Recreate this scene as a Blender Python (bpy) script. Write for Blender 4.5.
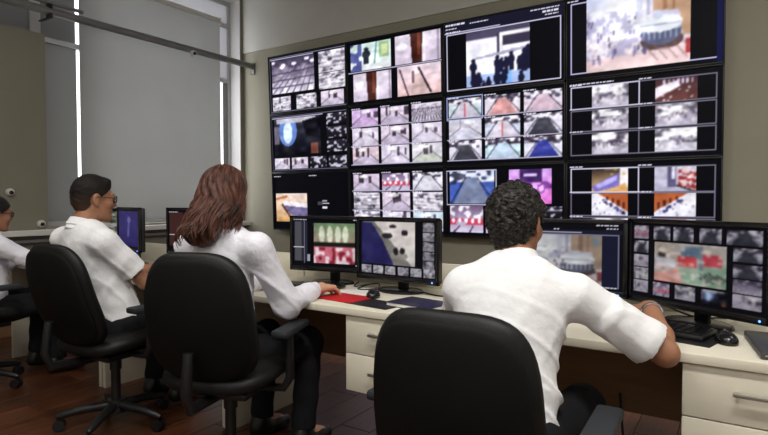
import bpy, bmesh, math, random
import numpy as np
from mathutils import Vector, Matrix, Euler

for _o in list(bpy.data.objects):
    bpy.data.objects.remove(_o)
SC = bpy.context.scene
COL = SC.collection
R = math.radians
PI = math.pi

# ------------------------------------------------------------------ camera
cam_d = bpy.data.cameras.new('camera')
cam_d.sensor_width = 36.0
cam_d.lens = 36.0 * 553.0 / 768.0
cam_d.clip_start = 0.05
cam = bpy.data.objects.new('camera', cam_d)
COL.objects.link(cam)
cam.location = (0.0, 0.0, 1.2)
cam.rotation_euler = (R(90 - 1.8), 0, R(33.1))
SC.camera = cam

# ------------------------------------------------------------------ world (overcast daylight outside the windows)
W = bpy.data.worlds.new('overcast_sky')
SC.world = W
W.use_nodes = True
_bg = W.node_tree.nodes['Background']
_bg.inputs[0].default_value = (0.94, 0.95, 1.0, 1)
_bg.inputs[1].default_value = 3.0

# ------------------------------------------------------------------ view
vs = SC.view_settings
vs.view_transform = 'Standard'
vs.look = 'None'
vs.gamma = 1.0
vs.exposure = 0.0
vs.use_curve_mapping = False

# ------------------------------------------------------------------ ceiling lamps (the lamps of the fixtures built further down)
CEIL = 3.80
LAMPS = [(0.25, 0.55, 66.0), (-1.75, 0.55, 33.0), (-3.75, 0.55, 8.0), (0.25, -1.7, 36.0), (-1.75, -1.7, 16.0), (1.6, 3.0, 16.0)]
for (lx, ly, lp) in LAMPS:
    ld = bpy.data.lights.new('ceiling_lamp', 'AREA')
    ld.shape = 'RECTANGLE'; ld.size = 1.15; ld.size_y = 0.28
    ld.energy = lp
    ld.color = (1.0, 0.975, 0.93)
    lo = bpy.data.objects.new('ceiling_lamp', ld)
    COL.objects.link(lo)
    lo.location = (lx, ly, CEIL - 0.085)

# ------------------------------------------------------------------ materials
def lin(c):
    return tuple(((x / 12.92) if x <= 0.04045 else ((x + 0.055) / 1.055) ** 2.4) for x in c)
def rgb(r, g, b):
    return lin((r / 255.0, g / 255.0, b / 255.0))

MATS = {}
def mat(name, col, rough=0.5, metal=0.0, var=0.0, vscale=8.0, bump=0.0, bscale=60.0, spec=0.5, stretch=None,
        coat=0.0, randval=0.0, sheen=0.0, sss=0.0, bdist=0.01):
    if name in MATS:
        return MATS[name]
    m = bpy.data.materials.new(name)
    m.use_nodes = True
    nt = m.node_tree
    b = nt.nodes['Principled BSDF']
    b.inputs['Roughness'].default_value = rough
    b.inputs['Metallic'].default_value = metal
    b.inputs['Specular IOR Level'].default_value = spec
    if coat: b.inputs['Coat Weight'].default_value = coat
    if sheen: b.inputs['Sheen Weight'].default_value = sheen
    if sss:
        b.inputs['Subsurface Weight'].default_value = sss
        b.inputs['Subsurface Radius'].default_value = (0.02, 0.008, 0.004)
    tc = nt.nodes.new('ShaderNodeTexCoord')
    mp = nt.nodes.new('ShaderNodeMapping')
    if stretch: mp.inputs['Scale'].default_value = stretch
    nt.links.new(tc.outputs['Object'], mp.inputs['Vector'])
    n = nt.nodes.new('ShaderNodeTexNoise')
    n.inputs['Scale'].default_value = vscale
    n.inputs['Detail'].default_value = 4
    nt.links.new(mp.outputs[0], n.inputs['Vector'])
    ramp = nt.nodes.new('ShaderNodeValToRGB')
    c = np.array(col)
    lo_, hi_ = np.clip(c * (1 - var), 0, 1), np.clip(c * (1 + var), 0, 1)
    ramp.color_ramp.elements[0].position = 0.3
    ramp.color_ramp.elements[1].position = 0.7
    ramp.color_ramp.elements[0].color = (*lo_, 1)
    ramp.color_ramp.elements[1].color = (*hi_, 1)
    nt.links.new(n.outputs[0], ramp.inputs[0])
    out = ramp.outputs[0]
    if randval:
        oi = nt.nodes.new('ShaderNodeObjectInfo')
        mr = nt.nodes.new('ShaderNodeMapRange')
        mr.inputs['To Min'].default_value = 1 - randval
        mr.inputs['To Max'].default_value = 1 + randval
        nt.links.new(oi.outputs['Random'], mr.inputs[0])
        hs = nt.nodes.new('ShaderNodeHueSaturation')
        nt.links.new(out, hs.inputs['Color'])
        nt.links.new(mr.outputs[0], hs.inputs['Value'])
        out = hs.outputs[0]
    nt.links.new(out, b.inputs['Base Color'])
    if bump:
        n2 = nt.nodes.new('ShaderNodeTexNoise')
        n2.inputs['Scale'].default_value = bscale
        n2.inputs['Detail'].default_value = 3
        nt.links.new(mp.outputs[0], n2.inputs['Vector'])
        bp = nt.nodes.new('ShaderNodeBump')
        bp.inputs['Strength'].default_value = bump
        bp.inputs['Distance'].default_value = bdist
        nt.links.new(n2.outputs[0], bp.inputs['Height'])
        nt.links.new(bp.outputs[0], b.inputs['Normal'])
    MATS[name] = m
    return m

def emat(name, col, strength):
    m = bpy.data.materials.new(name)
    m.use_nodes = True
    b = m.node_tree.nodes['Principled BSDF']
    b.inputs['Base Color'].default_value = (*col, 1)
    b.inputs['Emission Color'].default_value = (*col, 1)
    b.inputs['Emission Strength'].default_value = strength
    MATS[name] = m
    return m

def screen_mat(name, strength):
    m = bpy.data.materials.new(name)
    m.use_nodes = True
    nt = m.node_tree
    b = nt.nodes['Principled BSDF']
    b.inputs['Base Color'].default_value = (0.002, 0.002, 0.003, 1)
    b.inputs['Roughness'].default_value = 0.35
    b.inputs['Specular IOR Level'].default_value = 0.06
    a = nt.nodes.new('ShaderNodeAttribute')
    a.attribute_name = 'picture'
    nt.links.new(a.outputs['Color'], b.inputs['Emission Color'])
    b.inputs['Emission Strength'].default_value = strength
    MATS[name] = m
    return m

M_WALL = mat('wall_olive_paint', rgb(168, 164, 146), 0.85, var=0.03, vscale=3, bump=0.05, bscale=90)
M_WALLUP = mat('wall_grey_paint', rgb(214, 213, 206), 0.85, var=0.03, vscale=3, bump=0.05, bscale=90)  # upper band's grey, made paler to stand in for light missing near the ceiling
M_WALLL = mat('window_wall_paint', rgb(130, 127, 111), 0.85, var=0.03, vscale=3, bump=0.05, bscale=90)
M_WHITEW = mat('white_wall_paint', rgb(225, 224, 222), 0.85, var=0.02, vscale=3)
M_CEIL = mat('ceiling_paint', rgb(200, 198, 192), 0.9, var=0.02)
M_ALU = mat('window_aluminium', rgb(190, 190, 190), 0.5, metal=0.2, var=0.04)
M_PIPE = mat('pipe_grey_metal', rgb(130, 130, 128), 0.45, metal=0.5, var=0.08, vscale=6)
M_PLANK = mat('floor_wood', rgb(82, 47, 28), 0.34, var=0.45, vscale=3.0, stretch=(14, 0.9, 4), bump=0.1, bscale=12, randval=0.3)
M_SUBFLOOR = mat('subfloor_dark', rgb(25, 15, 10), 0.8)
M_BLACKP = mat('black_plastic', (0.008, 0.008, 0.009), 0.42, var=0.1, bump=0.04, bscale=400)
M_GLOSSK = mat('glossy_black_plastic', (0.006, 0.006, 0.007), 0.22, var=0.1)
M_LEATHER = mat('black_leather', (0.0065, 0.0065, 0.0065), 0.48, var=0.2, vscale=20, bump=0.2, bscale=250, spec=0.26, bdist=0.004)
M_SHELL = mat('chair_back_shell', (0.005, 0.005, 0.005), 0.66, var=0.15, bump=0.15, bscale=300, spec=0.16, bdist=0.004)
M_ARM = mat('armrest_polyurethane', (0.016, 0.019, 0.024), 0.6, var=0.1)
M_DESK = mat('desk_cream_laminate', rgb(219, 213, 195), 0.42, var=0.02, vscale=5)
M_DESKED = mat('desk_edge_band', rgb(206, 197, 172), 0.5, var=0.02)
M_BROWN = mat('modesty_brown_laminate', rgb(128, 98, 68), 0.6, var=0.12, vscale=4, stretch=(1, 1, 6))
M_STEEL = mat('brushed_steel', rgb(200, 198, 192), 0.3, metal=0.9, var=0.04)
M_SHIRT = mat('white_shirt_cotton', rgb(236, 236, 238), 0.85, var=0.015, vscale=12, bump=0.35, bscale=15, spec=0.2, sheen=0.1, bdist=0.02)
M_SHIRT2 = mat('white_blouse_cotton', rgb(234, 233, 242), 0.8, var=0.015, vscale=12, bump=0.45, bscale=15, spec=0.25, sheen=0.1, bdist=0.022)
M_PANTS = mat('black_trouser_cloth', (0.010, 0.010, 0.012), 0.85, var=0.2, vscale=10, bump=0.2, bscale=40, spec=0.2)
M_SHOE = mat('black_shoe_leather', (0.008, 0.008, 0.008), 0.35, var=0.1)
M_SKIN = mat('tan_skin', rgb(160, 112, 85), 0.5, var=0.06, vscale=18, sss=0.08, bump=0.05, bscale=200, bdist=0.002)
M_SKINW = mat('light_skin', rgb(206, 156, 126), 0.5, var=0.05, vscale=18, sss=0.08, bump=0.04, bscale=200, bdist=0.002)
M_HAIRK = mat('short_black_hair', (0.010, 0.008, 0.007), 0.55, var=0.4, vscale=60, bump=0.5, bscale=220, bdist=0.004, spec=0.3)
M_FADE = mat('faded_short_hair', rgb(44, 33, 27), 0.7, var=0.35, vscale=90, bump=0.3, bscale=260, bdist=0.002, spec=0.2)
M_HAIRA = mat('auburn_hair', rgb(80, 45, 32), 0.42, var=0.8, vscale=9, stretch=(7, 7, 0.9), bump=0.5, bscale=60, spec=0.4, bdist=0.006)
M_HAIRG = mat('dark_hair_greying', (0.022, 0.019, 0.016), 0.5, var=0.95, vscale=75, bump=0.6, bscale=120, bdist=0.006, spec=0.4)
M_LENS = mat('dark_lens', (0.05, 0.035, 0.035), 0.12, spec=0.8)
M_FRAME = mat('glasses_frame', (0.02, 0.012, 0.012), 0.3)
M_EYE = mat('eye_white', rgb(225, 220, 215), 0.25)
M_CABLE = mat('black_cable', (0.008, 0.008, 0.008), 0.5)
M_RED = mat('red_card', rgb(190, 24, 34), 0.55, var=0.06)
M_PAPER = mat('white_paper', rgb(228, 226, 220), 0.8, var=0.02)
M_NAVY = mat('navy_cover', rgb(30, 26, 62), 0.4, var=0.2, vscale=10)
M_GREYC = mat('dark_grey_cover', rgb(60, 60, 62), 0.45, var=0.08)
M_SILVER = mat('silver_metal', rgb(200, 200, 205), 0.25, metal=1.0)
M_WHITEP = mat('white_plastic', rgb(215, 214, 208), 0.45)
M_LED = emat('power_led_blue', (0.05, 0.15, 1.0), 6.0)
M_LAMP = emat('lamp_diffuser', (1.0, 0.975, 0.93), 4.0)
M_SCR = screen_mat('video_wall_picture', 1.15)
M_SCRD = screen_mat('desktop_picture', 0.8)

def glass_mat(name, col, rough, trans):
    m = bpy.data.materials.new(name); m.use_nodes = True
    nt = m.node_tree
    out = nt.nodes['Material Output']
    nt.nodes.remove(nt.nodes['Principled BSDF'])
    t = nt.nodes.new('ShaderNodeBsdfTranslucent'); t.inputs[0].default_value = (*col, 1)
    p = nt.nodes.new('ShaderNodeBsdfTransparent'); p.inputs[0].default_value = (1, 1, 1, 1)
    d = nt.nodes.new('ShaderNodeBsdfDiffuse'); d.inputs[0].default_value = (*col, 1)
    mx = nt.nodes.new('ShaderNodeMixShader'); mx.inputs[0].default_value = 0.5
    nt.links.new(t.outputs[0], mx.inputs[1]); nt.links.new(d.outputs[0], mx.inputs[2])
    mx2 = nt.nodes.new('ShaderNodeMixShader'); mx2.inputs[0].default_value = trans
    nt.links.new(mx.outputs[0], mx2.inputs[1]); nt.links.new(p.outputs[0], mx2.inputs[2])
    nt.links.new(mx2.outputs[0], out.inputs[0])
    MATS[name] = m
    return m
M_LENSG = glass_mat('tinted_lens', (0.03, 0.025, 0.025), 0, 0.55)
M_CLEAR = glass_mat('clear_window_glass', (0.8, 0.8, 0.8), 0, 0.92)
M_FROST = glass_mat('frosted_window_film', (0.29, 0.29, 0.28), 0, 0.0)
M_FROSTD = glass_mat('dim_frosted_glass', (0.22, 0.22, 0.215), 0, 0.0)
M_FROSTB = glass_mat('pale_frosted_glass', (0.62, 0.62, 0.63), 0, 0.0)

# ------------------------------------------------------------------ mesh helpers
class MB:
    """collects shapes in one bmesh; build() links them as one mesh object"""
    def __init__(s):
        s.bm = bmesh.new()
    def box(s, c, d, bev=0.0, rot=None, seg=2):
        b2 = bmesh.new()
        bmesh.ops.create_cube(b2, size=1.0)
        for v in b2.verts:
            v.co = Vector((v.co.x * d[0], v.co.y * d[1], v.co.z * d[2]))
        if bev:
            bmesh.ops.bevel(b2, geom=list(b2.edges), offset=bev, segments=seg, affect='EDGES', profile=0.5)
        M = Matrix.Translation(Vector(c))
        if rot is not None:
            M = M @ (Euler(rot).to_matrix().to_4x4())
        b2.transform(M)
        s.add(b2)
        return s
    def add(s, b2):
        me = bpy.data.meshes.new('tmp')
        b2.to_mesh(me); b2.free()
        s.bm.from_mesh(me)
        bpy.data.meshes.remove(me)
    def cyl(s, p0, p1, r, r1=None, n=16, cap=True):
        p0, p1 = Vector(p0), Vector(p1)
        r1 = r if r1 is None else r1
        return s.loft([(p0, r), (p1, r1)], n, cap)
    def loft(s, rings, n=16, cap=True):
        pts = [Vector(p) for p, _ in rings]
        prev = None
        vr = []
        for i, (p, r) in enumerate(rings):
            a = pts[max(i - 1, 0)]; b = pts[min(i + 1, len(pts) - 1)]
            t = (b - a)
            if t.length < 1e-9:
                t = prev_t
            t.normalize(); prev_t = t
            if prev is None:
                u = t.orthogonal().normalized()
            else:
                u = (prev - t * prev.dot(t))
                u = u.normalized() if u.length > 1e-6 else t.orthogonal().normalized()
            prev = u
            w = t.cross(u)
            vr.append([s.bm.verts.new(pts[i] + (u * math.cos(2 * PI * k / n) + w * math.sin(2 * PI * k / n)) * r) for k in range(n)])
        for a, b in zip(vr[:-1], vr[1:]):
            for k in range(n):
                s.bm.faces.new((a[k], a[(k + 1) % n], b[(k + 1) % n], b[k]))
        if cap:
            s.bm.faces.new(vr[0][::-1]); s.bm.faces.new(vr[-1])
        return s
    def tube(s, pts, r, n=8):
        return s.loft([(p, r) for p in pts], n)
    def lathe(s, c, prof, n=24, axis='Z'):
        c = Vector(c); vr = []
        for (r, z) in prof:
            ring = []
            for k in range(n):
                a = 2 * PI * k / n
                q = Vector((r * math.cos(a), r * math.sin(a), z))
                if axis == 'X': q = Vector((q.z, q.x, q.y))
                if axis == 'Y': q = Vector((q.x, q.z, q.y))
                ring.append(s.bm.verts.new(c + q))
            vr.append(ring)
        for a, b in zip(vr[:-1], vr[1:]):
            for k in range(n):
                s.bm.faces.new((a[k], a[(k + 1) % n], b[(k + 1) % n], b[k]))
        s.bm.faces.new(vr[0][::-1]); s.bm.faces.new(vr[-1])
        return s
    def build(s, name, m, parent=None, smooth=True, recalc=True):
        if recalc:
            bmesh.ops.recalc_face_normals(s.bm, faces=s.bm.faces)
        me = bpy.data.meshes.new(name)
        s.bm.to_mesh(me); s.bm.free()
        return link(name, me, m, parent, smooth)

def link(name, me, m, parent=None, smooth=True):
    if not me.materials:
        me.materials.append(m)
    if smooth and len(me.polygons):
        me.polygons.foreach_set('use_smooth', [True] * len(me.polygons))
        try:
            me.set_sharp_from_angle(angle=R(38))
        except Exception:
            pass
    o = bpy.data.objects.new(name, me)
    COL.objects.link(o)
    if parent is not None:
        o.parent = parent
    return o

def tag(o, label=None, cat=None, group=None, kind=None):
    if label: o['label'] = label
    if cat: o['category'] = cat
    if group: o['group'] = group
    if kind: o['kind'] = kind
    return o

def thing(name, loc, rz, label, cat, group=None):
    o = bpy.data.objects.new(name, None)
    o.empty_display_size = 0.1
    COL.objects.link(o)
    o.location = loc
    o.rotation_euler = (0, 0, rz)
    return tag(o, label, cat, group)

def copy_tree(o, parent=None):
    c = o.copy(); COL.objects.link(c); c.parent = parent
    for ch in o.children:
        copy_tree(ch, c)
    return c

def bez(pts, n=24):
    """Catmull-Rom through points"""
    P = [Vector(p) for p in pts]
    P = [P[0] * 2 - P[1]] + P + [P[-1] * 2 - P[-2]]
    out = []
    segs = len(P) - 3
    for i in range(segs):
        a, b, c, d = P[i:i + 4]
        m = max(2, n // segs)
        for k in range(m):
            t = k / m
            out.append(0.5 * ((2 * b) + (c - a) * t + (2 * a - 5 * b + 4 * c - d) * t * t + (3 * b - a - 3 * c + d) * t ** 3))
    out.append(P[-2])
    return out

# blind fabric lets a little daylight through
M_BLIND = mat('blind_cloth', rgb(166, 166, 163), 0.9, var=0.03, vscale=2, bump=0.08, bscale=300, spec=0.1)
_nt = M_BLIND.node_tree
_tr = _nt.nodes.new('ShaderNodeBsdfTranslucent'); _tr.inputs[0].default_value = (0.62, 0.62, 0.60, 1)
_mx = _nt.nodes.new('ShaderNodeMixShader'); _mx.inputs[0].default_value = 0.027
_nt.links.new(_nt.nodes['Principled BSDF'].outputs[0], _mx.inputs[1]); _nt.links.new(_tr.outputs[0], _mx.inputs[2])
_nt.links.new(_mx.outputs[0], _nt.nodes['Material Output'].inputs[0])

# man's faded haircut: black on top, cropped to the skin towards the nape (object-space height)
_nt = M_FADE.node_tree
_b = _nt.nodes['Principled BSDF']
_tc = _nt.nodes.new('ShaderNodeTexCoord'); _sx = _nt.nodes.new('ShaderNodeSeparateXYZ'); _nt.links.new(_tc.outputs['Object'], _sx.inputs[0])
_mr = _nt.nodes.new('ShaderNodeMapRange'); _mr.inputs['From Min'].default_value = 1.145; _mr.inputs['From Max'].default_value = 1.235
_nt.links.new(_sx.outputs['Z'], _mr.inputs[0])
_cr = _nt.nodes.new('ShaderNodeValToRGB'); _cr.color_ramp.elements[0].color = (*rgb(74, 54, 43), 1); _cr.color_ramp.elements[1].color = (0.010, 0.008, 0.007, 1)
_nt.links.new(_mr.outputs[0], _cr.inputs[0]); _nt.links.new(_cr.outputs[0], _b.inputs['Base Color'])

# ================================================================== THE ROOM
XL, XR, YF, YB = -5.40, 2.60, -2.60, 5.00     # inner faces of the walls
floor_o = MB().box(((XL + XR) / 2, (YF + YB) / 2, -0.06), (XR - XL + 0.5, YB - YF + 0.5, 0.08)).build('floor', M_SUBFLOOR, smooth=False)
tag(floor_o, 'dark reddish brown wood plank floor', kind='structure')
# planks along Y
PW, PL = 0.19, 1.52
plank_me = None
rnd = random.Random(4)
nx = int(math.ceil((XR - XL) / PW)); ny = int(math.ceil((YB - YF) / PL))
bmp = bmesh.new(); bmesh.ops.create_cube(bmp, size=1.0)
for v in bmp.verts:
    v.co = Vector((v.co.x * (PW - 0.003), v.co.y * (PL - 0.004), v.co.z * 0.02))
bmesh.ops.bevel(bmp, geom=[e for e in bmp.edges if e.verts[0].co.z > 0 and e.verts[1].co.z > 0], offset=0.0015, segments=1, affect='EDGES')
plank_me = bpy.data.meshes.new('plank'); bmp.to_mesh(plank_me); bmp.free(); plank_me.materials.append(M_PLANK)
for i in range(nx):
    off = [0, 0.5, 0.27, 0.76][i % 4] * PL
    for j in range(ny + 1):
        y = YF + j * PL + PL / 2 - off
        if y - PL / 2 > YB or y + PL / 2 < YF: continue
        x = XL + i * PW + PW / 2
        p = bpy.data.objects.new('plank', plank_me); COL.objects.link(p)
        p.location = (x, y, -0.01); p.parent = floor_o

ceil_o = MB().box(((XL + XR) / 2, (YF + YB) / 2, CEIL + 0.06), (XR - XL + 0.5, YB - YF + 0.5, 0.12)).build('ceiling', M_CEIL, smooth=False)
tag(ceil_o, 'plain pale ceiling', kind='structure')

# back wall: olive lower part, paler upper part standing 25 mm proud
STEP = 3.07
wb = MB().box(((XL + XR) / 2, YB + 0.075, STEP / 2), (XR - XL + 0.5, 0.15, STEP)).build('wall_back', M_WALL, smooth=False)
tag(wb, 'olive grey back wall behind the screens', kind='structure')
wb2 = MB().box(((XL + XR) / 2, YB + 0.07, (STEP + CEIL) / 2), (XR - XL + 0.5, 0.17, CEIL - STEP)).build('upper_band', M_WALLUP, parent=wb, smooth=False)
wr = MB().box((XR + 0.075, (YF + YB) / 2, CEIL / 2), (0.15, YB - YF, CEIL)).build('wall_right', M_WALLUP, smooth=False)
tag(wr, 'plain pale grey right wall', kind='structure')
wf = MB().box(((XL + XR) / 2, YF - 0.075, CEIL / 2), (XR - XL, 0.15, CEIL)).build('wall_front', M_WALLUP, smooth=False)
tag(wf, 'plain pale grey wall behind the camera', kind='structure')

# left wall with window openings
TH = 0.30
WY0, WY1 = 2.59, 4.94           # tall window
WZ0, WZ1, TRZ = 0.95, 3.72, 2.72
CY0 = -1.2                      # clerestory start
def lw(y0, y1, z0, z1, m):
    m.box((XL - TH / 2, (y0 + y1) / 2, (z0 + z1) / 2), (TH, y1 - y0, z1 - z0))
wl_m = MB()
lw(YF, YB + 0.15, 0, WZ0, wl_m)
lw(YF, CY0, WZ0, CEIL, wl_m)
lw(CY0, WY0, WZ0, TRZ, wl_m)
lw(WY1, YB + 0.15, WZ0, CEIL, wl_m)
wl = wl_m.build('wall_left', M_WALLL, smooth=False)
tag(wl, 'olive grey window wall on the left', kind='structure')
up_m = MB(); lw(CY0, WY1, WZ1, CEIL, up_m)
wlu = up_m.build('upper_band', M_WHITEW, parent=wl, smooth=False)
jm = MB().box((XL - TH / 2 , WY1 - 0.004, (WZ0 + WZ1) / 2), (TH, 0.012, WZ1 - WZ0)).build('window_jamb', M_WHITEW, parent=wl, smooth=False)

# window_1 : tall window behind the big blind
gx = XL - 0.20
def window(name, y0, y1, z0, z1, muls, trans, panes, label):
    fr = MB()
    fw = 0.045
    fr.box((gx, (y0 + y1) / 2, z0 + fw / 2), (0.06, y1 - y0, fw)); fr.box((gx, (y0 + y1) / 2, z1 - fw / 2), (0.06, y1 - y0, fw))
    for y in (y0 + fw / 2, y1 - fw / 2): fr.box((gx, y, (z0 + z1) / 2), (0.06, fw, z1 - z0 - 2 * fw))
    w = fr.build(name, M_ALU, smooth=False)
    tag(w, label, kind='structure')
    for z in trans:
        MB().box((gx, (y0 + y1) / 2, z), (0.065, y1 - y0 - 2 * fw, 0.05), 0.004).build('transom', M_ALU, w)
    for (y, a, b) in muls:
        MB().box((gx, y, (a + b) / 2), (0.062, 0.03, b - a), 0.004).build('mullion', M_ALU, w)
    for (a, b, c, d, m) in panes:
        MB().box((gx, (a + b) / 2, (c + d) / 2), (0.008, b - a, d - c)).build('pane', m, w, smooth=False)
    return w
window('window_1', WY0, WY1, WZ0, WZ1, [], [TRZ, 3.42],
       [(WY0 + .04, 2.975, WZ0 + .04, TRZ - .02, M_FROST), (2.975, 4.825, WZ0 + .04, TRZ - .02, M_CLEAR), (4.825, WY1 - .04, WZ0 + .04, TRZ - .02, M_FROST),
        (WY0 + .04, 2.97, TRZ + .02, 3.40, M_FROSTD), (2.97, 4.66, TRZ + .02, 3.40, M_CLEAR), (4.66, WY1 - .04, TRZ + .02, 3.40, M_FROSTB), (WY0 + .04, WY1 - .04, 3.44, WZ1 - .04, M_FROSTB)],
       'tall aluminium window behind the wide grey blind')
window('window_2', CY0, WY0, TRZ, WZ1, [(0.05, TRZ + .04, WZ1 - .04), (1.3, TRZ + .04, WZ1 - .04)], [],
       [(CY0 + .04, WY0 - .04, TRZ + .04, WZ1 - .04, M_FROSTD)], 'high clerestory window left of the wide blind')
# sill and trunking under the window
trim = MB().box((XL + 0.055, (YF + YB) / 2, 0.905), (0.11, YB - YF, 0.05), 0.006).build('trim_1', M_WALLUP, smooth=False)
tag(trim, 'pale window sill ledge along the left wall', kind='structure')
trim2 = MB().box((XL + 0.03, (YF + YB) / 2, 0.83), (0.06, YB - YF, 0.03), 0.004).build('trim_2', M_PIPE, smooth=False)
tag(trim2, 'dark rail under the window sill', kind='structure')
bs = MB().box(((XL + XR) / 2, YB - 0.008, 0.05), (XR - XL, 0.016, 0.10), 0.003).build('baseboard_back', M_BROWN, smooth=False)
tag(bs, 'brown wooden baseboard along the back wall', kind='structure')
bs = MB().box((XL + 0.008, (YF + YB) / 2, 0.05), (0.016, YB - YF - 0.04, 0.10), 0.003).build('baseboard_left', M_BROWN, smooth=False)
tag(bs, 'brown wooden baseboard along the window wall', kind='structure')

# ---------------------------------------------------------------- roller blinds
def blind(y0, y1, z0, z1, label, m):
    t = thing('roller_blind', (XL + 0.05, (y0 + y1) / 2, z0), 0, label, 'blind', 'roller blinds on the window wall')
    w = y1 - y0; h = z1 - z0
    b = bmesh.new()
    n = 40
    top = []
    for k in range(n + 1):
        y = -w / 2 + w * k / n
        x = 0.004 * math.sin(k * 0.5)
        top.append((b.verts.new((x, y, 0.02)), b.verts.new((x * .3, y, h))))
    for k in range(n):
        b.faces.new((top[k][0], top[k + 1][0], top[k + 1][1], top[k][1]))
    bmesh.ops.solidify(b, geom=list(b.faces), thickness=0.002)
    mb = MB(); mb.add(b); mb.build('fabric', m, t)
    MB().box((0, 0, 0.013), (0.022, w, 0.028), 0.006).build('bottom_bar', M_ALU, t)
    MB().cyl((0, -w / 2, h + 0.02), (0, w / 2, h + 0.02), 0.028, n=20).build('roller_tube', M_WHITEP, t)
    for s in (-1, 1):
        MB().box((-0.015, s * (w / 2 + 0.006), h + 0.02), (0.08, 0.008, 0.07), 0.004).build('bracket', M_WHITEP, t)
    return t
blind(2.875, 4.57, 0.985, 3.345, 'wide grey roller blind pulled down beside the back wall corner', M_BLIND)

# ---------------------------------------------------------------- pipe across the windows
PZ = 2.885
pt = thing('conduit_pipe', (XL + 0.17, (YF + YB) / 2, PZ), 0, 'grey metal conduit pipe running across the blind', 'pipe')
L2 = (YB - YF) / 2
MB().cyl((0, -L2 + 0.0, 0), (0, L2, 0), 0.036, n=18).build('pipe', M_PIPE, pt)
MB().cyl((0.0, -L2, 0.075), (0.0, L2 - 2.15, 0.075), 0.016, n=12).build('thin_pipe', M_PIPE, pt)
for y in (2.55 - (YF + YB) / 2, 2.05 - (YF + YB) / 2, 0.6 - (YF + YB) / 2):
    br = MB().box((-0.08, y, -0.06), (0.17, 0.03, 0.012), 0.002)
    br.box((0.0, y, -0.0), (0.06, 0.034, 0.13), 0.004)
    br.build('bracket', M_BLACKP, pt)
MB().box((0.0, L2 - 0.012, -0.03), (0.07, 0.024, 0.14), 0.004).build('end_bracket', M_PIPE, pt)

def sensor(loc, axis, label):
    t = thing('wall_sensor', loc, 0, label, 'sensor')
    s = 1
    MB().lathe((0, 0, 0), [(0.001, -0.02), (0.032, -0.02), (0.034, 0.0), (0.026, 0.018), (0.001, 0.022)], 20, 'X').build('body', M_WHITEP, t)
    MB().lathe((0.019, 0, -.004), [(0.001, -0.004), (0.019, -0.004), (0.017, 0.008), (0.001, 0.013)], 16, 'X').build('lens', M_GLOSSK, t)
    return t
sensor((XL + 0.225, 4.05, 2.835), 0, 'small white camera with black lens clipped to the conduit pipe')
sensor((XL + 0.022, 2.27, 1.27), 0, 'small round sensor with black lens on the bare left wall')
sensor((XL + 0.022, 2.52, 0.985), 0, 'small round knob sensor just above the window sill')

# ---------------------------------------------------------------- ceiling light fixtures
for i, (lx, ly, lp) in enumerate(LAMPS):
    t = thing('ceiling_light', (lx, ly, CEIL), 0, 'long ceiling light fixture ' + ('above the greying man in front', 'above the woman with auburn hair', 'nearest the window wall', 'behind the camera on the right', 'behind the camera on the left', 'right of the video wall')[i], 'ceiling light', 'ceiling lights above the workstations')
    MB().box((0, 0, -0.032), (1.25, 0.34, 0.064), 0.01).build('housing', M_WHITEP, t)
    MB().box((0, 0, -0.068), (1.17, 0.29, 0.012), 0.004).build('diffuser', M_LAMP, t)

# ================================================================== PICTURES FOR THE SCREENS
class NZ:
    def __init__(s, seed): s.r = np.random.RandomState(seed)
    def val(s, U, V, n, m):
        g = s.r.rand(m + 2, n + 2)
        x = np.clip(U, 0, 1) * n; y = np.clip(V, 0, 1) * m
        i = np.floor(x).astype(int); j = np.floor(y).astype(int)
        fx = x - i; fy = y - j
        fx = fx * fx * (3 - 2 * fx); fy = fy * fy * (3 - 2 * fy)
        return (g[j, i] * (1 - fx) + g[j, i + 1] * fx) * (1 - fy) + (g[j + 1, i] * (1 - fx) + g[j + 1, i + 1] * fx) * fy
def c3(*c): return np.array(c, float) / 255.0
def put(I, m, c, a=1.0):
    m = np.clip(m, 0, 1)[..., None] * a
    I[:] = I * (1 - m) + np.array(c) * m
def box_m(U, V, a, b, c, d): return ((U >= a) & (U < b) & (V >= c) & (V < d)).astype(float)
def ell_m(U, V, a, b, ra, rb): return (((U - a) / ra) ** 2 + ((V - b) / rb) ** 2 < 1).astype(float)
def poly_m(U, V, P):
    ins = np.zeros(U.shape, bool)
    n = len(P)
    for i in range(n):
        x0, y0 = P[i]; x1, y1 = P[(i + 1) % n]
        c = ((y0 > V) != (y1 > V)) & (U < (x1 - x0) * (V - y0) / ((y1 - y0) + 1e-9) + x0)
        ins ^= c
    return ins.astype(float)
def line_m(U, V, x0, y0, x1, y1, w):
    dx, dy = x1 - x0, y1 - y0
    t = np.clip(((U - x0) * dx + (V - y0) * dy) / (dx * dx + dy * dy + 1e-9), 0, 1)
    return (np.hypot(U - x0 - t * dx, V - y0 - t * dy) < w).astype(float)
def base(U, top, bot, V):
    I = np.zeros(U.shape + (3,)); I[:] = np.array(top) * (1 - V[..., None]) + np.array(bot) * V[..., None]
    return I
def gray(I, U, V, z, n, amp):
    I += ((z.val(U, V, n, n) - 0.5) * amp)[..., None]
    return I
def fig(I, U, V, x, y, h, c):
    put(I, ell_m(U, V, x, y - h * .88, h * .10, h * .11), c)
    put(I, ell_m(U, V, x, y - h * .58, h * .17, h * .24), c)
    put(I, box_m(U, V, x - h * .11, x + h * .11, y - h * .45, y), c)

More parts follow.
